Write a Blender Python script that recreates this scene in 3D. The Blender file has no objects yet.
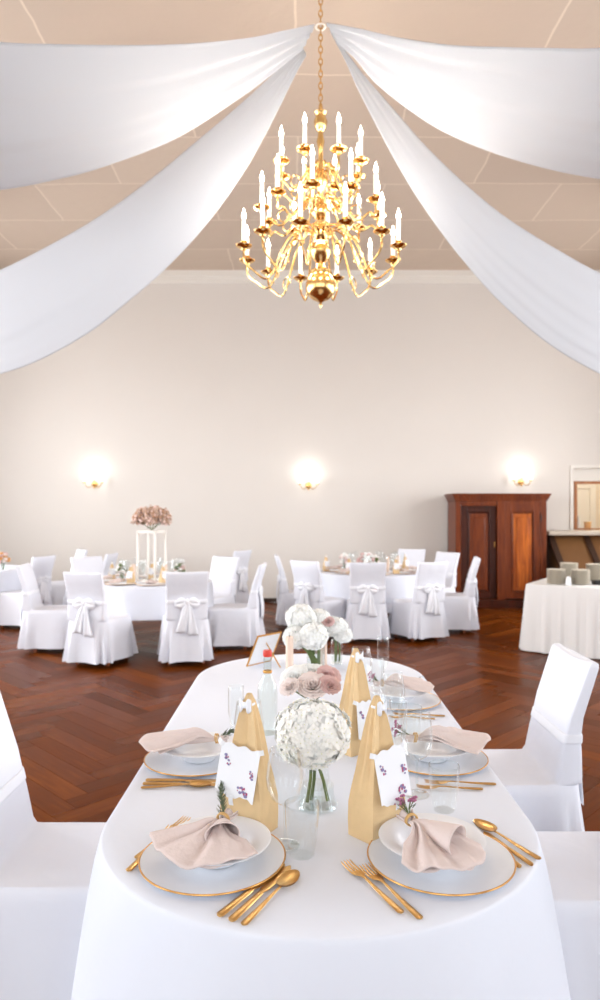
import bpy, math, random
from mathutils import Vector, Matrix
random.seed(7)
PI = math.pi
C = bpy.context.scene.collection
CX, CY, F, H = 301.0, 510.0, 700.0, 1.58

def W(px, py, Y): return Vector(((px-CX)/F*Y, Y, H-(py-CY)/F*Y))
def T(px, py, z=0.75):
    Y = (H-z)*F/(py-CY)
    return Vector(((px-CX)/F*Y, Y, z))
def lin(c):
    return tuple(((v/255)/12.92 if v/255 <= .04045 else ((v/255+.055)/1.055)**2.4) for v in c)+(1,)

# ------------------------------------------------------------------ materials
def mat(name, rgb, rough=.6, metal=0, bump=0, bscale=40, spec=.5, sheen=0, var=0, vscale=6, trans=0, emit=None, estr=0, coat=0, sss=0):
    m = bpy.data.materials.new(name); m.use_nodes = True
    nt = m.node_tree; b = nt.nodes['Principled BSDF']
    col = lin(rgb)
    b.inputs['Base Color'].default_value = col
    b.inputs['Roughness'].default_value = rough
    b.inputs['Metallic'].default_value = metal
    b.inputs['Specular IOR Level'].default_value = spec
    b.inputs['Coat Weight'].default_value = coat
    if sheen: b.inputs['Sheen Weight'].default_value = sheen
    if emit: b.inputs['Emission Color'].default_value = lin(emit); b.inputs['Emission Strength'].default_value = estr
    tc = nt.nodes.new('ShaderNodeTexCoord')
    if var:
        n = nt.nodes.new('ShaderNodeTexNoise'); n.inputs['Scale'].default_value = vscale; n.inputs['Detail'].default_value = 4
        r = nt.nodes.new('ShaderNodeMixRGB')
        d = lin([max(0, c*(1-var)) for c in rgb])
        r.inputs[1].default_value = d; r.inputs[2].default_value = col
        nt.links.new(tc.outputs['Object'], n.inputs['Vector']); nt.links.new(n.outputs['Fac'], r.inputs[0]); nt.links.new(r.outputs[0], b.inputs['Base Color'])
    if bump:
        n = nt.nodes.new('ShaderNodeTexNoise'); n.inputs['Scale'].default_value = bscale; n.inputs['Detail'].default_value = 3
        bp = nt.nodes.new('ShaderNodeBump'); bp.inputs['Strength'].default_value = bump; bp.inputs['Distance'].default_value = .02
        nt.links.new(tc.outputs['Object'], n.inputs['Vector']); nt.links.new(n.outputs['Fac'], bp.inputs['Height']); nt.links.new(bp.outputs[0], b.inputs['Normal'])
    if trans:
        t = nt.nodes.new('ShaderNodeBsdfTranslucent'); t.inputs[0].default_value = col
        mx = nt.nodes.new('ShaderNodeMixShader'); mx.inputs[0].default_value = trans
        out = nt.nodes['Material Output']
        nt.links.new(b.outputs[0], mx.inputs[1]); nt.links.new(t.outputs[0], mx.inputs[2]); nt.links.new(mx.outputs[0], out.inputs[0])
    return m

def glass_mat(name, tint=(250,252,252), ior=1.35, gl=1.0):
    m = bpy.data.materials.new(name); m.use_nodes = True; nt = m.node_tree
    nt.nodes.remove(nt.nodes['Principled BSDF']); out = nt.nodes['Material Output']
    tr = nt.nodes.new('ShaderNodeBsdfTransparent'); tr.inputs[0].default_value = lin(tint)
    g = nt.nodes.new('ShaderNodeBsdfGlossy'); g.inputs['Roughness'].default_value = .03; g.inputs[0].default_value = (gl, gl, gl, 1)
    lw = nt.nodes.new('ShaderNodeLayerWeight'); lw.inputs[0].default_value = .5
    pw = nt.nodes.new('ShaderNodeMath'); pw.operation = 'POWER'; pw.inputs[1].default_value = 2.7
    fr = nt.nodes.new('ShaderNodeMath'); fr.operation = 'MULTIPLY_ADD'; fr.inputs[1].default_value = .95*(ior-1)/.35; fr.inputs[2].default_value = .03; fr.use_clamp = True
    nt.links.new(lw.outputs['Facing'], pw.inputs[0]); nt.links.new(pw.outputs[0], fr.inputs[0])
    mx = nt.nodes.new('ShaderNodeMixShader')
    nt.links.new(fr.outputs[0], mx.inputs[0]); nt.links.new(tr.outputs[0], mx.inputs[1]); nt.links.new(g.outputs[0], mx.inputs[2]); nt.links.new(mx.outputs[0], out.inputs[0])
    return m

M = {}
M['linen'] = mat('linen', (229,233,243), .85, bump=.15, bscale=9, spec=.2)
M['cover'] = mat('cover', (230,232,240), .8, bump=.45, bscale=5, spec=.2)
M['satin'] = mat('satin', (240,242,248), .45, bump=.15, bscale=12, spec=.4)
M['drape'] = mat('drape', (224,226,230), .9, spec=.1, trans=.45)
M['napkin'] = mat('napkin', (222,206,201), .85, bump=.2, bscale=60, spec=.15)
M['china'] = mat('china', (238,239,243), .3, spec=.5)
M['charger'] = mat('charger', (232,234,239), .3, spec=.5)
M['gold'] = mat('gold', (232,186,118), .28, metal=1, var=.12, vscale=30)
M['brass'] = mat('brass', (238,196,128), .2, metal=1)
M['goldrim'] = mat('goldrim', (212,158,88), .3, metal=.8)
M['candle'] = mat('candle_sleeve', (250,246,240), .5, emit=(255,244,225), estr=.05)
M['flame'] = mat('flame_bulb', (255,250,240), .3, emit=(255,244,224), estr=14)
M['shade'] = mat('lamp_shade', (255,255,255), .3, emit=(255,252,244), estr=.7)
M['wall'] = mat('wall_plaster', (223,217,210), .9, var=.02, vscale=1.5, bump=.05, bscale=30, spec=.15)
M['white'] = mat('white_paint', (230,225,217), .5)
M['kraft'] = mat('kraft_paper', (230,198,150), .8, var=.08, vscale=30, bump=.15, bscale=40)
M['paper'] = mat('paper', (234,235,238), .8)
M['wood'] = None
M['leg'] = mat('leg_wood', (168,92,52), .4, var=.2, vscale=12)
M['dark'] = mat('dark_wood', (58,36,24), .4, var=.2, vscale=8)
M['panel'] = mat('counter_panel', (122,84,50), .35, var=.12, vscale=5)
M['green'] = mat('stem_green', (104,124,62), .6, var=.3, vscale=30)
M['herb'] = mat('herb_green', (92,104,78), .7, var=.25, vscale=60)
M['hyd'] = mat('white_petal', (252,252,249), .7, var=.02, vscale=40, trans=.12)
M['yel'] = mat('flower_centre', (228,228,180), .7)
M['blush'] = mat('blush_petal', (255,243,238), .7, var=.06, vscale=30, trans=.3)
M['pink'] = mat('pink_petal', (242,206,202), .7, var=.12, vscale=30, trans=.25)
M['mauve'] = mat('mauve_petal', (196,120,158), .7, var=.2, vscale=40)
M['dried'] = mat('dried_flower', (224,192,172), .9, var=.25, vscale=9)
M['wax'] = mat('candle_wax', (232,206,188), .5)
M['twine'] = mat('twine', (210,170,110), .8)
M['red'] = mat('red_cap', (214,62,44), .4)
M['glass'] = glass_mat('clear_glass')
M['pane'] = glass_mat('window_glass', (252,252,252))
M['water'] = glass_mat('water', (248,250,249), 1.2)
M['stack'] = mat('stoneware', (212,204,188), .4)
M['black'] = mat('black_plastic', (30,28,28), .4)
M['stuffbeige'] = mat('kitchen_wall', (226,212,188), .8)
M['orange'] = mat('amber_box', (222,160,86), .6)

# wardrobe wood with grain running upwards
def wood_mat(name, c1, c2, rough=.3, scale=3, vert=True, coat=.2):
    m = bpy.data.materials.new(name); m.use_nodes = True; nt = m.node_tree; b = nt.nodes['Principled BSDF']
    tc = nt.nodes.new('ShaderNodeTexCoord'); mp = nt.nodes.new('ShaderNodeMapping')
    mp.inputs['Scale'].default_value = (6, 6, .7) if vert else (.8, 7, 7)
    n = nt.nodes.new('ShaderNodeTexNoise'); n.inputs['Scale'].default_value = scale; n.inputs['Detail'].default_value = 6; n.inputs['Distortion'].default_value = .8
    r = nt.nodes.new('ShaderNodeValToRGB'); r.color_ramp.elements[0].color = lin(c1); r.color_ramp.elements[1].color = lin(c2)
    r.color_ramp.elements[0].position = .3; r.color_ramp.elements[1].position = .7
    nt.links.new(tc.outputs['Object'], mp.inputs[0]); nt.links.new(mp.outputs[0], n.inputs['Vector']); nt.links.new(n.outputs['Fac'], r.inputs[0]); nt.links.new(r.outputs[0], b.inputs['Base Color'])
    b.inputs['Roughness'].default_value = rough; b.inputs['Specular IOR Level'].default_value = .3; b.inputs['Coat Weight'].default_value = 0
    return m
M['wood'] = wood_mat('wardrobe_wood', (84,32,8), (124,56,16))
M['woodlit'] = wood_mat('wardrobe_lit_panel_wood', (124,50,12), (200,108,34))  # lit copy of the wood: reflection on the right door panel put into colour
M['wooddarkshade'] = wood_mat('wardrobe_dark_shaded_wood', (50,18,7), (78,30,10))  # dark plinth wood; on the left door, recess shade put into the colour

# ------------------------------------------------------------------ mesh builder
class MB:
    def __init__(s): s.v = []; s.f = []; s.m = []; s.cur = 0
    def add(s, vs, fs, mtx=None):
        o = len(s.v)
        for p in vs:
            p = Vector(p); s.v.append(mtx @ p if mtx else p)
        for f in fs: s.f.append([i+o for i in f]); s.m.append(s.cur)
    def box(s, a, b, mtx=None, bev=0):
        x0,y0,z0 = a; x1,y1,z1 = b
        if bev:
            import bmesh
            bm = bmesh.new(); bmesh.ops.create_cube(bm, size=1)
            for v in bm.verts: v.co = Vector(((x0+x1)/2+v.co.x*(x1-x0), (y0+y1)/2+v.co.y*(y1-y0), (z0+z1)/2+v.co.z*(z1-z0)))
            bmesh.ops.bevel(bm, geom=bm.edges[:], offset=bev, segments=2, affect='EDGES', profile=.5)
            bm.verts.index_update()
            s.add([v.co.copy() for v in bm.verts], [[v.index for v in f.verts] for f in bm.faces], mtx); bm.free(); return
        vs = [(x0,y0,z0),(x1,y0,z0),(x1,y1,z0),(x0,y1,z0),(x0,y0,z1),(x1,y0,z1),(x1,y1,z1),(x0,y1,z1)]
        s.add(vs, [(0,3,2,1),(4,5,6,7),(0,1,5,4),(1,2,6,5),(2,3,7,6),(3,0,4,7)], mtx)
    def rings(s, rs, cap0=True, cap1=True, mtx=None, closed=True):
        n = len(rs[0]); vs = [p for r in rs for p in r]; fs = []
        for i in range(len(rs)-1):
            for j in range(n if closed else n-1):
                k = (j+1) % n
                fs.append((i*n+j, i*n+k, (i+1)*n+k, (i+1)*n+j))
        if cap0: fs.append(tuple(range(n))[::-1])
        if cap1: fs.append(tuple((len(rs)-1)*n+j for j in range(n)))
        s.add(vs, fs, mtx)
    def lathe(s, prof, n=32, mtx=None, cap0=False, cap1=False, wob=None):
        rs = []
        for r, z in prof:
            rs.append([Vector((r*math.cos(2*PI*j/n), r*math.sin(2*PI*j/n), z)) for j in range(n)])
        s.rings(rs, cap0, cap1, mtx)
    def tube(s, pts, r, n=8, mtx=None, caps=True):
        pts = [Vector(p) for p in pts]; rs = []
        rad = r if isinstance(r, (list, tuple)) else [r]*len(pts)
        up = Vector((0,0,1)); prev = None
        for i, p in enumerate(pts):
            d = (pts[min(i+1, len(pts)-1)]-pts[max(i-1, 0)]).normalized()
            if prev is None:
                a = d.cross(up)
                if a.length < .01: a = d.cross(Vector((1,0,0)))
                a.normalize()
            else:
                a = prev - d*prev.dot(d)
                a.normalize()
            prev = a; b = d.cross(a)
            rs.append([p+(a*math.cos(2*PI*j/n)+b*math.sin(2*PI*j/n))*rad[i] for j in range(n)])
        s.rings(rs, caps, caps, mtx)
    def grid(s, fn, nu, nv, mtx=None):
        vs = [fn(i/nu, j/nv) for i in range(nu+1) for j in range(nv+1)]
        fs = [(i*(nv+1)+j, (i+1)*(nv+1)+j, (i+1)*(nv+1)+j+1, i*(nv+1)+j+1) for i in range(nu) for j in range(nv)]
        s.add(vs, fs, mtx)
    def ball(s, c, r, nu=12, nv=8, sc=(1,1,1), mtx=None):
        c = Vector(c)
        prof = [(max(1e-4, r*math.sin(PI*i/nv)), -r*math.cos(PI*i/nv)) for i in range(nv+1)]
        m2 = Matrix.Translation(c) @ Matrix.Diagonal((sc[0], sc[1], sc[2], 1))
        s.lathe(prof, nu, (mtx @ m2) if mtx else m2)
    def build(s, name, m, parent=None, smooth=True, angle=40, solid=0, sub=0, loc=None):
        me = bpy.data.meshes.new(name); me.from_pydata([tuple(v) for v in s.v], [], s.f)
        me.validate()
        ms = m if isinstance(m, (list, tuple)) else [m]
        for x in ms: me.materials.append(x)
        if len(ms) > 1:
            for p, k in zip(me.polygons, s.m): p.material_index = k
        if smooth:
            me.shade_smooth()
            if angle: me.set_sharp_from_angle(angle=math.radians(angle))
        me.update()
        o = bpy.data.objects.new(name, me); C.objects.link(o)
        if parent: o.parent = parent
        if loc is not None: o.location = loc
        if solid:
            md = o.modifiers.new('solid', 'SOLIDIFY'); md.thickness = solid; md.offset = 0
        if sub:
            md = o.modifiers.new('sub', 'SUBSURF'); md.levels = sub; md.render_levels = sub
        return o

def tag(o, label, cat, group=None, kind=None):
    o['label'] = label; o['category'] = cat
    if group: o['group'] = group
    if kind: o['kind'] = kind
    return o
def thing(name, label, cat, loc=(0,0,0), rz=0, group=None):
    o = bpy.data.objects.new(name, None); C.objects.link(o); o.empty_display_size = .05
    o.location = loc; o.rotation_euler = (0,0,rz)
    return tag(o, label, cat, group)
def dup(root, loc, rz=None, label=None, group=None, scale=None):
    def cp(o, par):
        c = o.copy(); C.objects.link(c)
        if par: c.parent = par
        for ch in list(o.children): cp(ch, c)
        return c
    r = cp(root, None); r.location = loc
    if rz is not None: r.rotation_euler = (r.rotation_euler[0], r.rotation_euler[1], rz)
    if label: r['label'] = label
    if group: r['group'] = group
    elif 'group' in r: del r['group']
    if scale: r.scale = (scale,)*3
    return r
class Proto:
    """first call moves the source itself, later ones copy it"""
    def __init__(s, root): s.root = root; s.used = False
    def put(s, loc, rz=None, label=None, group=None, scale=None):
        if s.used: return dup(s.root, loc, rz, label, group, scale)
        s.used = True; r = s.root; r.location = loc
        if rz is not None: r.rotation_euler[2] = rz
        if label: r['label'] = label
        if group: r['group'] = group
        if scale: r.scale = (scale,)*3
        return r
def struct(o): o['kind'] = 'structure'; return o

# ------------------------------------------------------------------ room shell
RX0, RX1, RY0, RY1, RZ = -6.6, 6.8, -3.2, 12.0, 5.66
def herringbone():
    L, B = .84, .14
    vs, fs, cols, uvs = [], [], [], []
    k = int(L/B)
    c45, s45 = math.cos(PI/4), math.sin(PI/4)
    g = .0012
    def quad(x0,y0,x1,y1,horiz):
        pts = [(x0+g,y0+g),(x1-g,y0+g),(x1-g,y1-g),(x0+g,y1-g)]
        rp = [(x*c45-y*s45, x*s45+y*c45+4.5) for x, y in pts]
        cx = sum(p[0] for p in rp)/4; cy = sum(p[1] for p in rp)/4
        if not (RX0-.2 < cx < RX1+.2 and RY0-.2 < cy < RY1+.2): return
        o = len(vs)
        for x, y in rp: vs.append((min(max(x,RX0),RX1), min(max(y,RY0),RY1), 0))
        fs.append((o,o+1,o+2,o+3))
        cols.append((random.random(), 1.0 if horiz else 0.0, random.random()))
        oy = random.random()*9
        if horiz: uvs.append([(0,oy),(L,oy),(L,oy+B),(0,oy+B)])
        else: uvs.append([(0,oy),(0,oy+B),(L,oy+B),(L,oy)])
    N = 110
    for i in range(-N, N):
        for j in range(-40, 40):
            # horizontal plank at lattice, vertical plank beside it
            x = i*B + j*L; y = i*B - j*L
            quad(x, y, x+L, y+B, True)
            quad(x+L, y+B-L, x+L+B, y+B, False) if False else quad(x, y+B, x+B, y+B+L, False)
    me = bpy.data.meshes.new('floor'); 
    base = len(vs); vs += [(RX0,RY0,-.004),(RX1,RY0,-.004),(RX1,RY1,-.004),(RX0,RY1,-.004)]; fs.append((base,base+1,base+2,base+3)); cols.append((0,0,0)); uvs.append([(0,0)]*4)
    me.from_pydata(vs, [], fs)
    a = me.attributes.new('plank', 'FLOAT_COLOR', 'FACE')
    for i, c in enumerate(cols): a.data[i].color = (c[0], c[1], c[2], 1)
    uv = me.uv_layers.new(name='UVMap')
    li = 0
    for u in uvs:
        for q in u: uv.data[li].uv = q; li += 1
    m = bpy.data.materials.new('parquet'); m.use_nodes = True; nt = m.node_tree; b = nt.nodes['Principled BSDF']
    at = nt.nodes.new('ShaderNodeAttribute'); at.attribute_name = 'plank'
    sp = nt.nodes.new('ShaderNodeSeparateColor'); nt.links.new(at.outputs['Color'], sp.inputs[0])
    tc = nt.nodes.new('ShaderNodeUVMap'); mp = nt.nodes.new('ShaderNodeMapping'); mp.inputs['Scale'].default_value = (3, 40, 1)
    n = nt.nodes.new('ShaderNodeTexNoise'); n.inputs['Scale'].default_value = 1; n.inputs['Detail'].default_value = 5; n.inputs['Distortion'].default_value = .6
    nt.links.new(tc.outputs[0], mp.inputs[0]); nt.links.new(mp.outputs[0], n.inputs['Vector'])
    r = nt.nodes.new('ShaderNodeValToRGB'); cr = r.color_ramp
    cr.elements[0].color = lin((60,26,2)); cr.elements[1].color = lin((142,76,13)); e = cr.elements.new(.55); e.color = lin((100,46,4))
    ad = nt.nodes.new('ShaderNodeMath'); ad.operation = 'MULTIPLY_ADD'; ad.inputs[1].default_value = .42
    ml = nt.nodes.new('ShaderNodeMath'); ml.operation = 'MULTIPLY'; ml.inputs[1].default_value = .55
    nt.links.new(n.outputs['Fac'], ml.inputs[0]); nt.links.new(sp.outputs[0], ad.inputs[0]); nt.links.new(ml.outputs[0], ad.inputs[2]); nt.links.new(ad.outputs[0], r.inputs[0])
    nt.links.new(r.outputs[0], b.inputs['Base Color'])
    b.inputs['Roughness'].default_value = .27; b.inputs['IOR'].default_value = 1.13
    rm = nt.nodes.new('ShaderNodeMath'); rm.operation = 'MULTIPLY_ADD'; rm.inputs[1].default_value = .12; rm.inputs[2].default_value = .24
    nt.links.new(sp.outputs[2], rm.inputs[0]); nt.links.new(rm.outputs[0], b.inputs['Roughness'])
    bp = nt.nodes.new('ShaderNodeBump'); bp.inputs['Strength'].default_value = .08; nt.links.new(n.outputs['Fac'], bp.inputs['Height']); nt.links.new(bp.outputs[0], b.inputs['Normal'])
    me.materials.append(m)
    o = bpy.data.objects.new('floor', me); C.objects.link(o); return struct(o)
herringbone()

def ceiling_mat():
    m = bpy.data.materials.new('ceiling_panels'); m.use_nodes = True; nt = m.node_tree; b = nt.nodes['Principled BSDF']
    tc = nt.nodes.new('ShaderNodeTexCoord')
    br = nt.nodes.new('ShaderNodeTexBrick'); br.inputs['Scale'].default_value = 1; br.offset = .5
    br.inputs['Color1'].default_value = lin((206,188,170)); br.inputs['Color2'].default_value = lin((198,180,163)); br.inputs['Mortar'].default_value = lin((222,206,188))
    br.inputs['Mortar Size'].default_value = .012; br.inputs['Mortar Smooth'].default_value = .3
    br.inputs['Brick Width'].default_value = 2.2; br.inputs['Row Height'].default_value = 1.1
    n = nt.nodes.new('ShaderNodeTexNoise'); n.inputs['Scale'].default_value = 1.6; n.inputs['Detail'].default_value = 4
    ad = nt.nodes.new('ShaderNodeVectorMath'); ad.operation = 'MULTIPLY_ADD'; ad.inputs[1].default_value = (.09,.09,0)
    nt.links.new(n.outputs['Color'], ad.inputs[0]); nt.links.new(tc.outputs['Object'], ad.inputs[2]); nt.links.new(tc.outputs['Object'], n.inputs['Vector'])
    nt.links.new(ad.outputs[0], br.inputs['Vector'])
    nt.links.new(br.outputs['Color'], b.inputs['Base Color'])
    bp = nt.nodes.new('ShaderNodeBump'); bp.inputs['Strength'].default_value = .5; bp.inputs['Distance'].default_value = .06
    nt.links.new(n.outputs['Fac'], bp.inputs['Height']); nt.links.new(bp.outputs[0], b.inputs['Normal'])
    b.inputs['Roughness'].default_value = .7; b.inputs['Specular IOR Level'].default_value = .2
    return m
b = MB(); b.box((RX0,RY0,RZ), (RX1,RY1,RZ+.15)); struct(b.build('ceiling', ceiling_mat(), smooth=False))

def wall_holes(name, axis, pos, th, lo, hi, z1, holes, m):
    """wall slab along an axis with rectangular openings (a0,a1,z0,z1)"""
    b = MB()
    xs = sorted({lo, hi, *[h[0] for h in holes], *[h[1] for h in holes]})
    for a0, a1 in zip(xs, xs[1:]):
        mid = (a0+a1)/2; hs = [h for h in holes if h[0] < mid < h[1]]
        segs = [(0, z1)] if not hs else [(0, hs[0][2]), (hs[0][3], z1)]
        for z0, zz in segs:
            if axis == 'x': b.box((a0, pos, z0), (a1, pos+th, zz))
            else: b.box((pos, a0, z0), (pos+th, a1, zz))
    return struct(b.build(name, m, smooth=False))
HX0 = (573-CX)/F*12; HX1 = HX0+1.9; HZ0 = H-(531-CY)/F*12; HZ1 = H-(468-CY)/F*12
wall_holes('wall_back', 'x', RY1, .25, RX0, RX1, RZ, [(HX0, HX1, HZ0, HZ1)], M['wall'])
side_win = [(-1.6,.2,1.0,4.2), (1.6,3.4,1.0,4.2), (4.8,6.6,1.0,4.2), (8.0,9.8,1.0,4.2)]
wall_holes('wall_left', 'y', RX0-.25, .25, RY0, RY1, RZ, side_win, M['wall'])
wall_holes('wall_right', 'y', RX1, .25, RY0, RY1, RZ, side_win, M['wall'])
rear_win = [(-5.2,-3.2,1.0,4.4), (-1.8,.4,1.0,4.4), (1.8,4.0,1.0,4.4)]
wall_holes('wall_rear', 'x', RY0-.25, .25, RX0, RX1, RZ, rear_win, M['wall'])
b = MB()
for d, z0, z1 in ((.10, RZ-.10, RZ), (.07, RZ-.17, RZ-.10), (.04, RZ-.2, RZ-.17)): b.box((RX0, RY1-d, z0), (RX1, RY1, z1))
struct(b.build('trim_1', M['white'], smooth=False))
b = MB(); b.box((RX0, RY1-.02, 0), (RX1, RY1, .07), bev=.004); struct(b.build('baseboard_back', M['dark'], smooth=False))

AREA = []
def area(loc, rot, sx, sy, power, col):
    l = bpy.data.lights.new('daylight', 'AREA'); l.shape = 'RECTANGLE'; l.size = sx; l.size_y = sy; l.energy = power; l.color = col
    o = bpy.data.objects.new('daylight', l); C.objects.link(o); o.location = loc; o.rotation_euler = rot; return o
wn = 1
def window(axis, pos, a0, a1, z0, z1, sgn, power, col=(.84,.92,1)):
    """frame with mullions and a pane, daylight coming in through it"""
    global wn
    wn += 1
    f = MB(); t = .06; d = .05
    def bar(p0, p1, q0, q1):
        if axis == 'y': f.box((pos-d, p0, q0), (pos+d, p1, q1))
        else: f.box((p0, pos-d, q0), (p1, pos+d, q1))
    bar(a0, a0+t, z0, z1); bar(a1-t, a1, z0, z1); bar(a0+t, a1-t, z0, z0+t); bar(a0+t, a1-t, z1-t, z1)
    mid = (a0+a1)/2; bar(mid-t/2, mid+t/2, z0+t, z1-t); zz = z0+(z1-z0)*.68; bar(a0+t, mid-t/2, zz, zz+t); bar(mid+t/2, a1-t, zz, zz+t)
    o = struct(f.build('window_%d' % wn, M['white'], smooth=False))
    p = MB()
    if axis == 'y': p.box((pos-.004, a0+t, z0+t), (pos+.004, a1-t, z1-t))
    else: p.box((a0+t, pos-.004, z0+t), (a1-t, pos+.004, z1-t))
    p.build('window_pane', M['pane'], o, smooth=False)
    if axis == 'y': area((pos-sgn*.45, mid, (z0+z1)/2), (0, -sgn*PI/2, 0), z1-z0, a1-a0, power, col)
    else: area((mid, pos-sgn*.45, (z0+z1)/2), (sgn*PI/2, 0, 0), a1-a0, z1-z0, power, col)
PS, PR = 200, 62
PW_ = [85, 125, 195, 225]
for (a0,a1,z0,z1), pw in zip(side_win, PW_): window('y', RX0-.12, a0, a1, z0, z1, 1, pw*1.1, (.84,.92,1) if a0 < 3 else (.96,.97,1))
for (a0,a1,z0,z1), pw in zip(side_win, PW_): window('y', RX1+.12, a0, a1, z0, z1, -1, pw, (.84,.92,1) if a0 < 3 else (.96,.97,1))  # rearmost window here is added, unseen, to brighten the back wall and wardrobe
for a0,a1,z0,z1 in rear_win: window('x', RY0-.12, a0, a1, z0, z1, 1, PR)

# serving hatch at the right of the back wall
f = MB(); t = .05
x0, x1 = HX0+.05, HX1-.05; z0, z1 = HZ0+.02, H-(481-CY)/F*12; yy = RY1+.1
f.box((x0,yy-.03,z0),(x0+t,yy+.03,z1)); f.box((x1-t,yy-.03,z0),(x1,yy+.03,z1)); f.box((x0+t,yy-.03,z1-t),(x1-t,yy+.03,z1)); f.box((x0+t,yy-.03,z0),(x1-t,yy+.03,z0+.025))
f.box(((x0+x1)/2-.03,yy-.03,z0+.02),((x0+x1)/2+.03,yy+.03,z1-t))
w1 = struct(f.build('window_1', wood_mat('hatch_wood', (150,92,52), (178,116,70)), smooth=False))
p = MB(); p.box((x0+t,yy-.004,z0+.02),(x1-t,yy+.004,z1-t)); p.build('window_pane', M['pane'], w1, smooth=False)
p = MB(); p.box((HX0,yy-.03,z1),(HX1,yy+.02,HZ1)); p.build('window_lintel', M['white'], w1, smooth=False)
f = MB(); a = .05
f.box((HX0-a, RY1-.025, HZ0),(HX0, RY1, HZ1+a)); f.box((HX1, RY1-.025, HZ0),(HX1+a, RY1, HZ1+a)); f.box((HX0, RY1-.025, HZ1),(HX1, RY1, HZ1+a))
struct(f.build('trim_2', M['white'], smooth=False))
# room beyond the hatch
b = MB(); b.box((HX0-1.2, 14.6, 0),(HX1+.8, 14.7, 3)); b.box((HX0-1.3, RY1+.25, 0),(HX0-1.2, 14.7, 3)); b.box((HX1+.8, RY1+.25, 0),(HX1+.9, 14.7, 3)); b.box((HX0-1.3, RY1+.25, 3),(HX1+.9, 14.7, 3.1)); b.box((HX0-1.3, RY1+.25, -.1),(HX1+.9, 14.7, 0))
struct(b.build('wall_kitchen', M['stuffbeige'], smooth=False))
b = MB(); b.box((5.15, 14.5, 0),(5.27, 14.6, 2.15)); b.box((5.99, 14.5, 0),(6.11, 14.6, 2.15)); b.box((5.27, 14.5, 2.03),(5.99, 14.6, 2.15)); struct(b.build('door_1', M['white'], smooth=False))
b = MB(); b.box((5.27, 14.54, 0),(5.99, 14.59, 2.03)); b.box((5.37,14.53,.2),(5.89,14.545,.95)); b.box((5.37,14.53,1.1),(5.89,14.545,1.9)); b.build('door_panel', M['white'], bpy.data.objects['door_1'], smooth=False)
l = bpy.data.lights.new('kitchen_lamp', 'POINT'); l.energy = 28; l.color = (1,.9,.75); l.shadow_soft_size = .15; o = bpy.data.objects.new('kitchen_lamp', l); C.objects.link(o); o.location = (5.6, 13.3, 2.6)
# things on the hatch sill
t = thing('lantern', 'small amber glowing box lantern on the sill of the serving hatch', 'lantern', (W(588,530,RY1+.17).x, RY1+.19, HZ0))
b = MB(); b.box((-.045,-.04,.01),(.045,.04,.14), bev=.006); b.build('lamp_body', M['orange'], t)
b = MB(); b.box((-.055,-.045,0),(.055,.045,.012), bev=.003); b.build('base', M['goldrim'], t)
b = MB(); b.box((-.055,-.045,.14),(.055,.045,.155), bev=.003); b.build('lid', M['goldrim'], t)
b = MB(); b.lathe([(.001,0),(.035,0),(.036,.16),(.018,.2),(.018,.25),(.001,.25)], 16)
tag(b.build('white_bottle', M['white'], loc=(W(579,530,RY1+.17).x, RY1+.19, HZ0)), 'slim white bottle on the hatch sill by the wooden frame', 'bottle')

# ------------------------------------------------------------------ counter (sloping front) under the hatch
t = thing('bar_counter', 'brown sloping counter with pale top and dark battens under the serving hatch', 'counter', (4.1, 11.95, 0))
b = MB(); b.box((-.08,-.62,1.17),(2.6,.04,1.235), bev=.008); b.build('counter_top', mat('counter_top', (196,184,168), .35), t)
sl = [(0,-.36,1.17),(0,-1.0,.62),(0,-1.0,0)]
b = MB()
b.rings([[Vector((x, -.42, 1.17)), Vector((x,-1.0,.62)), Vector((x,-1.0,.0)), Vector((x,.0,.0)), Vector((x,.0,1.17))] for x in (.03, 2.5)]); b.build('counter_front', M['panel'], t, smooth=False)
for k in range(5):
    x = .0+k*.58
    b = MB(); w = .045
    b.rings([[Vector((xx,-.47,1.17)), Vector((xx,-1.06,.62)), Vector((xx,-1.06,.0)), Vector((xx,-.99,0)), Vector((xx,-.99,.60)), Vector((xx,-.40,1.17))] for xx in (x-w, x+w)]); b.build('batten', M['dark'], t, smooth=False)

# ------------------------------------------------------------------ wardrobe
WY = 11.3
def wx(px): return (px-CX)/F*WY
def wz(py): return H-(py-CY)/F*WY
t = thing('wardrobe', 'dark wooden two-door wardrobe with panelled doors and wide cornice against the back wall', 'wardrobe', (0,0,0))
X0, X1 = wx(455.5), wx(546.5); zt = wz(493.5)
cx = (X0+X1)/2; t.location = (cx, WY+.32, 0)
def wb(b, xa, xb, ya, yb, za, zb, bev=.004): b.box((xa-cx, ya-.32, za), (xb-cx, yb-.32, zb), bev=bev)
b = MB(); wb(b, X0, X0+.03, .0, .6, .05, zt-.1); wb(b, X1-.03, X1, 0, .6, .05, zt-.1); wb(b, X0, X1, .57, .6, .05, zt-.1); wb(b, X0, X1, .0, .6, zt-.13, zt-.09); wb(b, X0+.03, X1-.03, .06, .57, .1, .14)
wb(b, X0, X0+.09, -.01, .02, .1, zt-.1); wb(b, X1-.1, X1, -.01, .02, .1, zt-.1)
wb(b, X0+.09, X1-.1, -.005, .02, zt-.2, zt-.1)
wb(b, wx(497), wx(505), -.02, .02, .12, zt-.12)
b.build('carcass', M['wood'], t, smooth=False)
b = MB()
for k, (d, za, zb) in enumerate(((.02, zt-.12, zt-.085), (.035, zt-.085, zt-.05), (.05, zt-.05, zt-.025), (.06, zt-.025, zt))): wb(b, X0-d, X1+d, -d, .6, za, zb, .006)
b.build('cornice', M['wood'], t, smooth=False)
b = MB(); wb(b, X0-.02, X1+.02, -.03, .6, .03, .13); wb(b, X0-.035, X1+.035, -.045, .6, 0, .03); b.build('plinth', M['wooddarkshade'], t, smooth=False)
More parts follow.
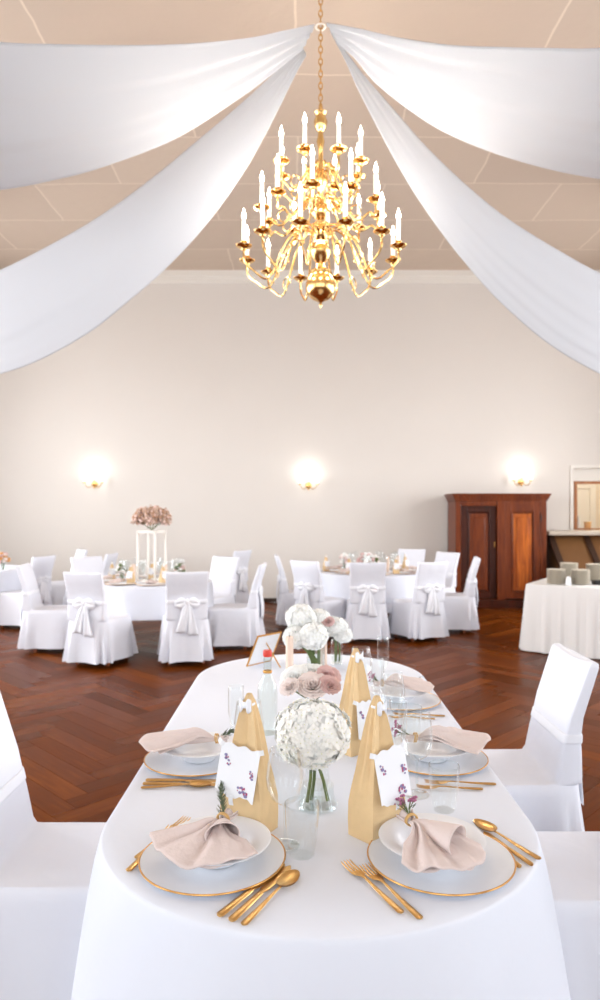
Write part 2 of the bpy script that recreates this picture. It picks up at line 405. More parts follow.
def door(xa, xb, yrec, mf, mp):
    za, zb = .15, zt-.19; s = .1
    b = MB(); wb(b, xa, xa+s, yrec, yrec+.03, za, zb); wb(b, xb-s, xb, yrec, yrec+.03, za, zb); wb(b, xa+s, xb-s, yrec, yrec+.03, zb-s, zb); wb(b, xa+s, xb-s, yrec, yrec+.03, za, za+s)
    for q in (.0, .02): wb(b, xa+s+q, xa+s+q+.015, yrec-.008+q*.8, yrec+.03, za+s, zb-s); wb(b, xb-s-q-.015, xb-s-q, yrec-.008+q*.8, yrec+.03, za+s, zb-s); wb(b, xa+s, xb-s, yrec-.008+q*.8, yrec+.03, zb-s-q-.015, zb-s-q); wb(b, xa+s, xb-s, yrec-.008+q*.8, yrec+.03, za+s+q, za+s+q+.015)
    o = b.build('door', mf, t, smooth=False)
    b = MB(); wb(b, xa+s+.03, xb-s-.03, yrec+.012, yrec+.025, za+s+.03, zb-s-.03, .004); wb(b, xa+s+.08, xb-s-.08, yrec+.0, yrec+.02, za+s+.09, zb-s-.09, .01); b.build('door_panel', mp, o, smooth=False)
    return o
dl = door(wx(462), wx(497), .045, M['wooddarkshade'], M['wood'])
dr = door(wx(505), wx(540), -.012, M['wood'], M['woodlit'])
b = MB(); b.box((wx(495)-cx-.004, .03-.32, .98),(wx(495)-cx+.012, .047-.32, 1.06), bev=.002); b.ball((wx(495)-cx+.004, .025-.32, 1.03), .012); b.build('keyhole_plate', M['goldrim'], dl)
for z in (.45, 1.45):
    b = MB(); b.tube([(wx(541)-cx, -.02-.32, z-.05),(wx(541)-cx,-.02-.32,z+.05)], .009); b.build('hinge', M['dark'], dr)

# ------------------------------------------------------------------ wall sconces
def make_sconce(label):
    t = thing('wall_sconce', label, 'wall lamp', group=None)
    b = MB(); b.lathe([(.001,.02),(.03,.018),(.05,.008),(.055,0)], 20, Matrix.Rotation(PI/2,4,'X')); b.ball((0,-.045,.0),.035,sc=(1,1,1.2)); b.ball((0,-.045,-.055),.017,sc=(1,1,1.5)); b.ball((0,-.045,.05),.02)
    b.build('backplate', M['brass'], t)
    for s in (-1,1):
        b = MB(); pts = []
        for k in range(11):
            u = k/10; pts.append((s*(.02+.13*u), -.05-.05*math.sin(PI*u*.5), -.02-.055*math.sin(PI*u)+.03*u))
        b.tube(pts, .006); b.lathe([(.001,-.002),(.034,.004),(.036,.01),(.012,.012),(.012,.03),(.001,.03)], 16, Matrix.Translation(pts[-1]))
        a = b.build('arm', M['brass'], t)
        q = Matrix.Translation(Vector(pts[-1])+Vector((0,0,.028)))
        b = MB(); b.lathe([(.010,0),(.018,.008),(.026,.03),(.025,.055),(.022,.066),(.031,.085)], 20, q); b.build('lamp_shade', M['shade'], a, solid=.002)
    return t
sc = Proto(make_sconce('x'))
for px, py, lab in ((94.5,484,'two-armed gold wall lamp glowing on the wall above the left tables'), (308.5,485.5,'two-armed gold wall lamp glowing mid wall, between the chandelier and the right tables'), (521,482,'two-armed gold wall lamp glowing just above the wardrobe')):
    p = W(px, py, RY1-.02); p.y = RY1; sc.put(p, 0, lab)
    l = bpy.data.lights.new('sconce_bulb', 'POINT'); l.energy = 2.0; l.color = (1,.96,.9); l.shadow_soft_size = .07
    o = bpy.data.objects.new('sconce_bulb', l); C.objects.link(o); o.location = p+Vector((0,-.16,.2))

# ------------------------------------------------------------------ chandelier
CP = Vector((.14, 5.0, 0))
def chandelier():
    t = thing('chandelier', 'large tiered brass chandelier with electric candles hanging from a chain', 'chandelier', (CP.x, CP.y, 2.98))
    Z0 = 2.98
    def z(py): return H-(py-CY)/F*5.0 - Z0
    b = MB()
    prof = [(.001,z(309)),(.007,z(307)),(.012,z(305)),(.008,z(303)),(.02,z(301.8))]+[(.108*math.sin(a), z(286.5)-.108*math.cos(a)) for a in [.3+k*.13 for k in range(16)]]+[(.082,z(275)),(.084,z(273)),(.075,z(271))]
    b.lathe(prof, 32); b.build('ball_finial', M['brass'], t)
    b = MB()
    prof = [(.075,z(271)),(.035,z(268)),(.028,z(264)),(.05,z(260)),(.07,z(256)),(.078,z(252)),(.062,z(248)),(.03,z(245)),(.03,z(241)),(.05,z(238)),(.058,z(233)),(.05,z(228)),(.024,z(225)),(.024,z(221)),(.058,z(216)),(.065,z(211)),(.055,z(207)),(.022,z(202)),(.02,z(192)),(.045,z(186)),(.058,z(180)),(.05,z(174)),(.02,z(168)),(.016,z(150)),(.03,z(142)),(.02,z(136)),(.018,z(132)),(.04,z(128)),(.05,z(122)),(.034,z(116)),(.046,z(113)),(.02,z(110)),(.012,z(104)),(.001,z(103))]
    b.lathe(prof, 24); b.build('column', M['brass'], t)
    b = MB(); zz = z(104); k = 0
    top = RZ-.03-Z0
    while zz < top:
        pts = []
        for j in range(9):
            a = 2*PI*j/8; u, w = .014*math.cos(a), .028*math.sin(a)
            pts.append((u,0,zz+w) if k % 2 else (0,u,zz+w))
        b.tube(pts, .0042, 6, caps=False); zz += .043; k += 1
    o = b.build('chain', mat('chain_brass', (206,160,96), .35, metal=1), t)
    b = MB(); b.lathe([(.001,RZ-Z0-.03),(.06,RZ-Z0-.025),(.08,RZ-Z0-.005),(.08,RZ-Z0)], 24); b.build('ceiling_rose', M['brass'], t)
    def arm(ang, R, zpan, zatt, zdip, candle=.15):
        pts = []
        P = [(.045, zatt), (R*.22, zatt+.05), (R*.45, zatt-.06), (R*.68, zdip+.0), (R*.88, zdip+.04), (R*.99, zpan-.09), (R, zpan-.015)]
        def cr(p0,p1,p2,p3,u): return .5*((2*p1)+(-p0+p2)*u+(2*p0-5*p1+4*p2-p3)*u*u+(-p0+3*p1-3*p2+p3)*u**3)
        Q = [P[0]]+P+[P[-1]]
        for i in range(len(P)-1):
            for k in range(5):
                u = k/5; pts.append((cr(*[q[0] for q in Q[i:i+4]],u), 0, cr(*[q[1] for q in Q[i:i+4]],u)))
        pts.append((R,0,zpan-.015))
        m = Matrix.Rotation(ang,4,'Z')
        b = MB(); b.tube(pts, .0075, 8, m); b.ball((R*.33,0,zatt+.005), .018, 10, 6, mtx=m)
        # little scroll on the arm
        sp = [(R*.62+.045*math.cos(a)*(1-a/9), 0, zdip+.075+.045*math.sin(a)*(1-a/9)) for a in [i*.5-1.5 for i in range(12)]]
        b.tube(sp, .0045, 6, m)
        a = b.build('arm', M['brass'], t)
        q = m @ Matrix.Translation((R,0,zpan))
        b = MB(); b.lathe([(.001,-.02),(.016,-.018),(.02,-.008),(.042,0),(.057,.011),(.059,.015),(.042,.008),(.02,.006),(.024,.014),(.017,.03),(.024,.04),(.02,.045),(.001,.045)], 20, q); b.build('drip_pan', M['brass'], a)
        b = MB(); b.lathe([(.014,.04),(.014,.036+candle),(.012,.04+candle),(.001,.041+candle)], 14, q); b.build('candle', M['candle'], a)
        b = MB(); b.lathe([(.006,.04+candle),(.015,.062+candle),(.0145,.078+candle),(.006,.104+candle),(.001,.124+candle)], 12, q); b.build('flame_bulb', M['flame'], a)
    sc_ = 5/4.5
    for k in range(12): arm(2*PI*(k+.5)/12, .555, 3.40-Z0, z(236), z(282))
    for k in range(10): arm(2*PI*(k+.25)/10, .42, 3.70-Z0, z(205), z(228))
    for k in range(8): arm(2*PI*(k+.5)/8, .30, 4.0-Z0, z(172), z(196), .14)
    return t
chandelier()
for k in range(6):
    l = bpy.data.lights.new('candle_glow', 'POINT'); l.energy = 10; l.color = (1,.93,.84); l.shadow_soft_size = .06
    o = bpy.data.objects.new('candle_glow', l); C.objects.link(o); a = 2*PI*(k+.5)/6; o.location = (CP.x+.66*math.cos(a), CP.y+.66*math.sin(a), 3.75)

# ------------------------------------------------------------------ ceiling drapes
def cr3(P, n):
    P = [Vector(p) for p in P]; Q = [P[0]*2-P[1]]+P+[P[-1]*2-P[-2]]
    out = []; m = len(P)-1
    for k in range(n+1):
        u = k/n*m; i = min(int(u), m-1); f = u-i; p0,p1,p2,p3 = Q[i:i+4]
        out.append(.5*((2*p1)+(p2-p0)*f+(2*p0-5*p1+4*p2-p3)*f*f+(3*p1-p0-3*p2+p3)*f**3))
    return out
HUB = Vector((.14, 5.0, 5.03))
def drape(eu, el, au, al, Yu, Yl, label, ph):
    """two edges given by sight lines with a depth each, then on to their wall anchors"""
    def edge(pts, Ye, anchor, extra):
        xs = [p[0] for p in pts]; x0 = CX+20; xe = pts[-1][0]
        P = []
        for px, py in pts:
            u = abs(px-x0)/abs(xe-x0); P.append(W(px, py, 5.0+(Ye-5.0)*u))
        A = Vector(anchor); L = P[-1]; d = P[-1]-P[-2]
        tl = (A-L).length; t0 = d.normalized()*tl; t1 = (A-L)*1.3; t1.z = abs(A.z-L.z)*1.6
        for k in range(1, 9):
            u = k/8; P.append(L*(2*u**3-3*u*u+1)+t0*(u**3-2*u*u+u)+A*(3*u*u-2*u**3)+t1*(u**3-u*u))
        return P
    U = edge(eu, Yu, au, 0); L = edge(el, Yl, al, 0)
    # arc-length resample so the cross threads stay square to the run
    def res(P, n):
        q = cr3(P, 300); d = [0]
        for i in range(300): d.append(d[-1]+(q[i+1]-q[i]).length)
        out = []; j = 0
        for k in range(n+1):
            s = d[-1]*k/n
            while j < 299 and d[j+1] < s: j += 1
            f = (s-d[j])/max(1e-6, d[j+1]-d[j]); out.append(q[j].lerp(q[j+1], min(1,max(0,f))))
        return out
    n, m = 90, 40
    EU, EL = res(U, n), res(L, n)
    def fn(u, v):
        i = min(int(round(u*n)), n); a, c = EU[i], EL[i]
        p = a.lerp(c, v); wd = (a-c).length
        env = math.sin(PI*v)
        nrm = Vector((0,0,1))
        g = .014*math.exp(-u*9)
        p = p+nrm*(-.10*wd*env*min(1,u*2.2) + env**.5*(.007*math.sin(v*17+ph+u*2)+.0045*math.sin(v*39+ph*2-u*3))*(.4+u) + g*math.sin(v*22+ph))
        return p
    b = MB(); b.grid(fn, n, m)
    o = b.build('ceiling_drape', M['drape'], angle=0, solid=.003)
    return tag(o, label, 'drape', 'white fabric swags under the ceiling')
drape([(315,25),(280,32),(250,38),(200,43),(150,45),(100,45),(50,44),(0,42)], [(303,49),(262,82),(240,98),(175,139),(100,168),(50,181),(0,190)], (-6.5,2.6,5.35), (-6.5,5.2,5.3), 4.3, 5.0, 'upper left white fabric swag, hanging nearly level from the chandelier chain', .3)
drape([(303,50),(290,60),(245,101),(200,139),(150,180),(100,216),(50,245),(0,270)], [(306,54),(296,72),(270,125),(240,178),(200,232),(160,274),(130,300),(90,332),(40,360),(0,374)], (-6.5,8.6,5.2), (-6.5,10.0,5.0), 6.6, 7.0, 'lower left white fabric swag, dipping steeply in front of the back wall', 1.7)
drape([(326,23),(360,29),(400,38),(450,45),(500,47),(550,48),(600,48)], [(338,42),(355,58),(380,87),(430,124),(480,148),(540,167),(600,179)], (6.7,2.6,5.35), (6.7,5.2,5.3), 4.3, 5.0, 'upper right white fabric swag, hanging nearly level above the other', 2.9)
drape([(338,42),(352,60),(400,116),(430,150),(470,188),(510,220),(560,251),(600,273)], [(330,30),(345,60),(360,95),(400,170),(430,217),(460,257),(500,302),(550,345),(600,374)], (6.7,8.6,5.2), (6.7,10.0,5.0), 6.6, 7.0, 'lower right white fabric swag, dipping steeply past the chandelier candles', 4.1)
b = MB(); b.tube([HUB+Vector((.035*math.cos(a), .035*math.sin(a), .0)) for a in [2*PI*k/16 for k in range(17)]], .006, 8, caps=False)
tag(b.build('drape_ring', M['white']), 'small ring on the chandelier chain gathering the white swags', 'ring')

# ------------------------------------------------------------------ covered chair
def sup(w, yf, yb, z, n=56, e=5, amp=0, ph=0, k=11, dz=None):
    cy = (yf+yb)/2; d = (yf-yb)/2; out = []
    for j in range(n):
        a = 2*PI*j/n; c, s = math.cos(a), math.sin(a)
        x = w*math.copysign(abs(c)**(2/e), c); y = d*math.copysign(abs(s)**(2/e), s)
        f = 1+amp*math.sin(k*a+ph)/max(.1, w)
        out.append(Vector((x*f, cy+y*f, z+(dz(x) if dz else 0))))
    return out
def make_chair():
    t = thing('covered_chair', 'x', 'chair')
    R = []
    hem = .055
    R.append(sup(.262,.285,-.37,hem,amp=.030,ph=.5,k=13)); R.append(sup(.255,.277,-.365,.14,amp=.023,ph=.5,k=13)); R.append(sup(.246,.266,-.358,.26,amp=.013,ph=.5,k=13)); R.append(sup(.238,.255,-.352,.37,amp=.005,ph=.5,k=13))
    R.append(sup(.232,.247,-.350,.43)); R.append(sup(.228,.243,-.349,.455)); R.append(sup(.218,.225,-.348,.468,e=5)); R.append(sup(.214,.15,-.348,.472)); R.append(sup(.212,.02,-.347,.470)); R.append(sup(.212,-.12,-.347,.470)); R.append(sup(.212,-.205,-.347,.476,e=6)); R.append(sup(.211,-.225,-.346,.50,e=7))
    R.append(sup(.208,-.248,-.342,.60,e=8)); R.append(sup(.206,-.262,-.338,.655,e=8)); R.append(sup(.206,-.282,-.348,.74,e=8)); R.append(sup(.211,-.318,-.378,.84,e=8,dz=lambda x:.10*abs(x)**2)); dz = lambda x: .35*abs(x)**2.2
    R.append(sup(.216,-.352,-.405,.93,e=8,dz=dz)); R.append(sup(.215,-.359,-.405,.947,e=7,dz=dz)); R.append(sup(.206,-.368,-.400,.953,e=6,dz=dz))
    R = [[p+Vector((0,.02,0)) for p in r] for r in R]
    b = MB(); b.rings(R, False, True)
    b.build('seat_cover', M['cover'], t, angle=60)
    for sx in (-1,1):
        for y in (-.18,.18):
            b = MB(); b.rings([[Vector((sx*.175+a*w, y+c*w, z)) for a,c in ((-1,-1),(1,-1),(1,1),(-1,1))] for z,w in ((0,.014),(.40,.02))]); b.build('leg', M['leg'], t, smooth=False)
    b = MB()
    b.rings([[p+Vector((0,.02,0)) for p in sup(w,yf,yb_,z,e=8)] for w,yf,yb_,z in ((.2075,-.2545,-.341,.636),(.2085,-.256,-.343,.642),(.2085,-.263,-.343,.668),(.2075,-.266,-.341,.674))], False, False)
    s = b.build('sash', M['satin'], t, solid=.003)
    b = MB(); yb = -.332
    b.ball((0,yb,.655), .03, sc=(1,.7,1.1))
    for sg in (-1,1):
        def loop(u, v, sg=sg):
            a = v*2*PI; r = .012+.042*math.sin(PI*min(1,u*1.02))**.7*(1 if u < .6 else 1)
            return Vector((sg*(.01+.115*u), yb-.005-.5*r*math.cos(a)*.6, .655-.02*u+r*math.sin(a)))
        b.grid(loop, 10, 12)
        def tail(u, v, sg=sg):
            x = sg*(.012+.05*u)+(v-.5)*(.045+.06*u); return Vector((x, yb-.008-.02*math.sin(u*2.5)+.006*math.sin(v*9+u*4), .65-.30*u-.03*(sg>0)*u))
        b.grid(tail, 12, 6)
    b.build('bow', M['satin'], s, solid=.003)
    return t
ch = Proto(make_chair())
def chair(x, y, face, label, group, sc=1.0):
    """face: direction the sitter looks, degrees in plan"""
    return ch.put((x,y,0), math.radians(face-90), label, group, sc)
G0 = 'covered chairs at the oval table'; G1 = 'covered chairs at the left round table'; G2 = 'covered chairs at the right round table'; G3 = 'covered chairs at the far left tables'
chair(-.73, 2.27, 0, 'white covered chair left of the oval table, cut by the photo edge', G0)
chair(.82, 3.03, 180, 'white covered chair with high back standing at the right side of the oval table', G0)
chair(.85, 2.2, 180, 'white covered chair nearest the lower right corner, only its seat in view', G0)
chair(-2.78, 7.95, 5, 'white covered chair facing right, leftmost at the left round table', G1)
chair(-2.07, 7.30, 74, 'white covered chair seen from behind with long bow tails, left of the table leg gap', G1)
chair(-1.22, 7.36, 103, 'white covered chair seen from behind with bow, right of the dark table leg gap', G1)
chair(-.80, 8.1, 176, 'white covered chair facing left, right end of the left round table', G1)
chair(-1.2, 9.0, 236, 'white covered chair behind the left round table, its front towards us on the right', G1)
chair(-2.6, 9.0, -48, 'white covered chair behind the left round table below the left wall lamp', G1)
chair(.03, 9.55, 5, 'white covered chair facing right, leftmost at the right round table', G2)
chair(.27, 8.8, 50, 'white covered chair turned half away, second from left at the right round table', G2)
chair(.80, 8.6, 88, 'white covered chair seen squarely from behind below the pink table flowers', G2)
chair(1.42, 8.66, 116, 'white covered chair with hanging bow, right of the one below the flowers', G2)
chair(1.94, 9.18, 172, 'white covered chair facing left, rightmost one in front of the wardrobe', G2)
chair(1.86, 10.05, 215, 'white covered chair half hidden behind the rightmost one by the wardrobe', G2)
chair(1.62, 10.75, 248, 'white covered chair behind the right round table, between bottles and wardrobe', G2)
chair(-3.78, 9.5, 160, 'white covered chair at the left photo edge, its back towards us', G3)
chair(-3.72, 10.75, 215, 'white covered chair with the highest back beyond the leftmost round-table chair', G3)
chair(-3.05, 10.0, 175, 'white covered chair in side view with shaded cover, behind the seen-from-behind one', G3)
chair(-1.2, 10.9, 150, 'white covered chair far back between the two round tables, alone near the wall', G3)

# ------------------------------------------------------------------ cloths and tables
def cloth_loft(outline, ztop, zhem, amp, flare, k, seed, name='tablecloth'):
    """outline: closed list of (x,y,nx,ny,s) with s arc length"""
    rnd = random.Random(seed); per = outline[-1][4]
    ks = [(k, 1.0, rnd.random()*6), (int(k*.6)+1, .6, rnd.random()*6), (int(k*1.7), .35, rnd.random()*6)]
    cx = sum(o[0] for o in outline)/len(outline); cy = sum(o[1] for o in outline)/len(outline)
    rs = []
    for q in (.02,.3,.6,.85,.96): rs.append([Vector((cx+(o[0]-cx)*q, cy+(o[1]-cy)*q, ztop)) for o in outline])
    for off, dz in ((-.008,0),(-.003,-.002),(0,-.006),(.002,-.012)): rs.append([Vector((o[0]+o[2]*off, o[1]+o[3]*off, ztop+dz)) for o in outline])
    nl = 14
    for i in range(1, nl+1):
        u = i/nl; r = []
        for o in outline:
            a = 2*PI*o[4]/per
            w = sum(c*math.sin(kk*a+p) for kk, c, p in ks)/1.6
            off = .002+flare*u**.8+amp*(u**.9)*(w*.5+.5*abs(w)-.2)
            r.append(Vector((o[0]+o[2]*off, o[1]+o[3]*off, ztop-.012-(ztop-.012-zhem)*u)))
        rs.append(r)
    b = MB(); b.rings(rs, True, False); return b
def stadium(xc, a, y0, y1, bf, bb, n=260):
    pts = []
    raw = []
    for j in range(n*4):
        th = 2*PI*j/(n*4); c, s = math.cos(th), math.sin(th)
        raw.append((th,c,s))
    seq = [(xc+a*math.cos(th), y1+bb*math.sin(th)) for th in [PI*k/80 for k in range(81)]] + [(xc-a*math.cos(th), y0-bf*math.sin(th)) for th in [PI*k/80 for k in range(81)]]
    seq.append(seq[0]); d = [0]
    for i in range(len(seq)-1): d.append(d[-1]+math.dist(seq[i], seq[i+1]))
    out = []; j = 0
    for k in range(n):
        s = d[-1]*k/n
        while d[j+1] < s: j += 1
        f = (s-d[j])/max(1e-9, d[j+1]-d[j]); out.append((seq[j][0]*(1-f)+seq[j+1][0]*f, seq[j][1]*(1-f)+seq[j+1][1]*f, s))
    res = []
    for k in range(n):
        p, q = out[k-1], out[(k+1) % n]; tx, ty = q[0]-p[0], q[1]-p[1]; l = math.hypot(tx, ty); res.append((out[k][0], out[k][1], ty/l, -tx/l, out[k][2]))
    res[-1] = res[-1][:4]+(res[-1][4],)
    return [r[:4]+(r[4],) for r in res], d[-1]
TZ = .75
ol, per = stadium(.047, .568, 1.88, 3.50, .53, .55)
ol.append(ol[0][:4]+(per,)); cl = cloth_loft(ol, TZ, .012, .04, .12, 15, 3)
o = cl.build('tablecloth', M['linen'], angle=0); tag(o, 'white floor-length tablecloth over the oval dining table in front', 'tablecloth')
def table(label, cx, cy, a, y0, y1, bb, legs, name='dining_table'):
    t = thing(name, label, 'table', (cx, cy, 0))
    o2, _ = stadium(0, a-.02, y0-cy, y1-cy, bb-.02, bb-.02, 60)
    b = MB(); b.rings([[Vector((p[0],p[1],z)) for p in o2] for z in (TZ-.035, TZ-.006)]); b.build('tabletop', M['leg'], t, smooth=False)
    for x, y in legs:
        b = MB(); b.rings([[Vector((x+w*i, y+w*j, z)) for i,j in ((-1,-1),(1,-1),(1,1),(-1,1))] for z,w in ((0,.02),(TZ-.035,.03))]); b.build('leg', M['dark'], t, smooth=False)
table('oval dining table hidden under the white cloth in front', .047, 2.69, .568, 1.88, 3.5, .53, [(-.35,-.8),(.35,-.8),(-.35,.8),(.35,.8)])
def round_table(x, y, r, hem, lab, lab2, seed):
    table(lab, x, y, r, y, y, r, [(-.32,-.52),(.42,-.42),(-.42,.42),(.42,.42)], 'round_table')
    ol, per = stadium(x, r, y, y, r, r, 180); ol.append(ol[0][:4]+(per,))
    o = cloth_loft(ol, TZ, hem, .025, .035, 12, seed).build('tablecloth', M['linen'], angle=0); tag(o, lab2, 'tablecloth', 'white cloths on the round tables')
LT = (-1.75, 8.2); RT = (.98, 9.5)
round_table(LT[0], LT[1], .70, .40, 'round table with dark legs beneath the tall dried flower stand', 'white cloth on the left round table, its hem above a dark gap', 11)
round_table(RT[0], RT[1], .76, .30, 'round table with bouquet, right of the middle of the room', 'white cloth on the right round table before the wardrobe', 12)
round_table(-4.75, 9.9, .8, .30, 'round table cut by the left photo edge', 'white cloth on the round table at the left photo edge', 13)

# buffet
bx0, bx1, by0, by1 = 0, 2.1, 0, 1.0
BR = math.radians(-34); BA = Vector((2.52, 7.86, 0)); BM = Matrix.Translation(BA) @ Matrix.Rotation(BR,4,'Z')
t = thing('buffet_table', 'rectangular buffet table under the white skirted cloth at right', 'table', BM @ Vector((1.05,.5,0)), BR)
b = MB(); b.box((-(bx1-bx0)/2+.02,-(by1-by0)/2+.02,.71),((bx1-bx0)/2-.02,(by1-by0)/2-.02,.742)); b.build('tabletop', M['leg'], t, smooth=False)
for sx in (-1,1):
    for sy in (-1,1):
        b = MB(); b.box((sx*.95-.02, sy*.3-.02, 0),(sx*.95+.02, sy*.3+.02, .71)); b.build('leg', M['dark'], t, smooth=False)
def rect_outline(x0,x1,y0,y1,r=.03,n=420):
    seq = []
    for (cx,cy,a0) in ((x1-r,y1-r,0),(x0+r,y1-r,PI/2),(x0+r,y0+r,PI),(x1-r,y0+r,1.5*PI)):
        for k in range(9): a = a0+PI/2*k/8; seq.append((cx+r*math.cos(a), cy+r*math.sin(a)))
    seq.append(seq[0]); d = [0]
    for i in range(len(seq)-1): d.append(d[-1]+math.dist(seq[i], seq[i+1]))
    out = []; j = 0
    for k in range(n):
        s = d[-1]*k/n
        while d[j+1] < s: j += 1
        f = (s-d[j])/max(1e-9, d[j+1]-d[j]); out.append((seq[j][0]*(1-f)+seq[j+1][0]*f, seq[j][1]*(1-f)+seq[j+1][1]*f, s))
    res = []
    for k in range(n):
        p, q = out[k-1], out[(k+1)%n]; tx, ty = q[0]-p[0], q[1]-p[1]; l = math.hypot(tx,ty); res.append((out[k][0], out[k][1], ty/l, -tx/l, out[k][2]))
    res.append(res[0][:4]+(d[-1],)); return res
o = cloth_loft(rect_outline(bx0,bx1,by0,by1), TZ, .012, .035, .07, 40, 5).build('table_skirt', mat('skirt', (232,230,228), .85, bump=.1, bscale=9, spec=.2), angle=0); o.matrix_world = BM
tag(o, 'white pleated floor-length cloth over the buffet table in front of the wardrobe', 'tablecloth')
# plates stacked on the buffet
b = MB(); b.lathe([(.001,.0),(.055,0),(.06,.004),(.095,.012),(.102,.016),(.1,.018),(.06,.009),(.001,.008)], 28)
pl = Proto(tag(b.build('stacked_plate', M['stack']), 'x', 'plate'))
for i, (px, Y, n) in enumerate(((556,7.85,15),(580.5,7.8,15),(569,8.22,19),(595,8.2,18))):
    X = (px-CX)/F*Y; g = ['beige plates in the front stack left of the white shaker','beige plates in the front stack right of the white shaker','beige plates in the rear stack on the left','beige plates in the rear stack near the dark tray'][i]
    for k in range(n):
        pos = 'bottom' if k == 0 else 'top' if k == n-1 else None
        lab = ('%s plate of ' % pos if pos else 'one of the plates within ')+['the beige stack at the left end of the buffet table','the beige stack on the buffet right of the white shaker','the beige stack behind the white shaker on the buffet','the beige stack behind the dark tray on the buffet'][i]
        pl.put((X+random.uniform(-.002,.002), Y, TZ+.001+k*.0105), 0, lab, g)
p = Vector(((568.5-CX)/F*7.72, 7.72, TZ+.001)); t = thing('shaker', 'small white shaker between the two front plate stacks on the buffet', 'shaker', p)
b = MB(); b.lathe([(.001,0),(.028,0),(.03,.01),(.026,.07),(.001,.07)], 18); b.build('body', M['china'], t)
b = MB(); b.lathe([(.026,.07),(.024,.085),(.012,.095),(.001,.097)], 18); b.build('lid', M['china'], t)
p = Vector(((600-CX)/F*7.78, 7.78, TZ+.001)); t = thing('serving_tray', 'black tray on the buffet table at the right photo edge', 'tray', p)
b = MB(); b.box((-.07,-.05,0),(.2,.06,.012), bev=.004); b.box((-.07,-.05,.012),(.2,-.04,.045), bev=.003); b.box((-.07,.05,.012),(.2,.06,.045), bev=.003); b.box((-.07,-.04,.012),(-.06,.05,.045), bev=.003); b.build('tray_body', M['black'], t)

# ------------------------------------------------------------------ tableware prototypes
def make_charger():
    t = thing('charger_plate', 'x', 'plate')
    b = MB(); b.lathe([(.001,.0005),(.1,.0005),(.105,.002),(.166,.009),(.1705,.0115),(.1695,.0135),(.165,.013),(.108,.0065),(.1,.004),(.001,.004)], 72); b.build('plate_body', M['charger'], t)
    b = MB(); b.tube([(.1705*math.cos(a), .1705*math.sin(a), .0125) for a in [2*PI*k/72 for k in range(73)]], .0021, 8, caps=False); b.build('rim', M['goldrim'], t)
    return t
def make_soup():
    b = MB(); b.lathe([(.001,.001),(.05,.0),(.052,.004),(.062,.01),(.082,.03),(.092,.036),(.124,.044),(.126,.047),(.122,.048),(.09,.041),(.078,.034),(.06,.014),(.045,.008),(.001,.007)], 64)
    return tag(b.build('soup_plate', M['china']), 'x', 'plate')
PC, PSo = Proto(make_charger()), Proto(make_soup())

def bar(b, secs, mtx=None):
    """secs: (x, halfwidth, z, halfthickness)"""
    rs = []
    for x, w, z, h in secs: rs.append([Vector((x, w*math.cos(a), z+h*math.sin(a))) for a in [2*PI*k/10 for k in range(10)]])
    b.rings(rs, True, True, mtx)
HAND = [(0,.004,.004,.002),(.004,.0075,.004,.0028),(.03,.0068,.0045,.0028),(.07,.0048,.006,.0024),(.1,.0035,.008,.002),(.12,.003,.009,.0018)]
def make_fork():
    b = MB(); bar(b, HAND+[(.132,.005,.009,.0015),(.142,.011,.007,.0012),(.152,.0125,.0055,.0011),(.158,.0125,.0055,.0011)])
    for k in range(4):
        y = (k-1.5)*.0068; m = Matrix.Translation((0,y,0)); bar(b, [(.155,.0024,.0055,.0011),(.175,.0019,.0055,.001),(.192,.0016,.008,.0009),(.199,.0006,.0095,.0005)], m)
    return tag(b.build('fork', M['gold']), 'x', 'fork')
def make_knife():
    b = MB(); bar(b, [(0,.005,.004,.003),(.004,.0085,.0045,.0038),(.04,.0075,.0048,.004),(.095,.0062,.005,.0036),(.103,.004,.005,.003),(.11,.0085,.005,.0012),(.14,.0098,.005,.001),(.18,.0105,.005,.0009),(.2,.009,.005,.0008),(.21,.0035,.005,.0006),(.213,.001,.005,.0004)])
    return tag(b.build('knife', M['gold']), 'x', 'knife')
def make_spoon():
    b = MB(); bar(b, HAND+[(.13,.0032,.0085,.0016)])
    def bowl(u, v):
        a = v*2*PI; rr = u; x = .162+.033*rr*math.cos(a); y = .0195*rr*math.sin(a)*(1-.14*math.cos(a)); return Vector((x, y, .0035+.006*rr*rr+.002*(rr>.98)))
    b.grid(bowl, 8, 28)
    b.grid(lambda u,v: bowl(u,v)-Vector((0,0,.0014)), 8, 28)
    return tag(b.build('spoon', M['gold']), 'x', 'spoon')
PF, PK, PSp = Proto(make_fork()), Proto(make_knife()), Proto(make_spoon())
def lay(P, h, tip, label, group, z=TZ+.001, L=.2):
    a = T(*h) if len(h) == 2 else Vector(h); c = T(*tip) if len(tip) == 2 else Vector(tip)
    d = c-a; o = P.put((a.x, a.y, z), math.atan2(d.y, d.x), label, group); s = max(.85, min(1.15, math.hypot(d.x,d.y)/L)); o.scale = (s,s,1); return o

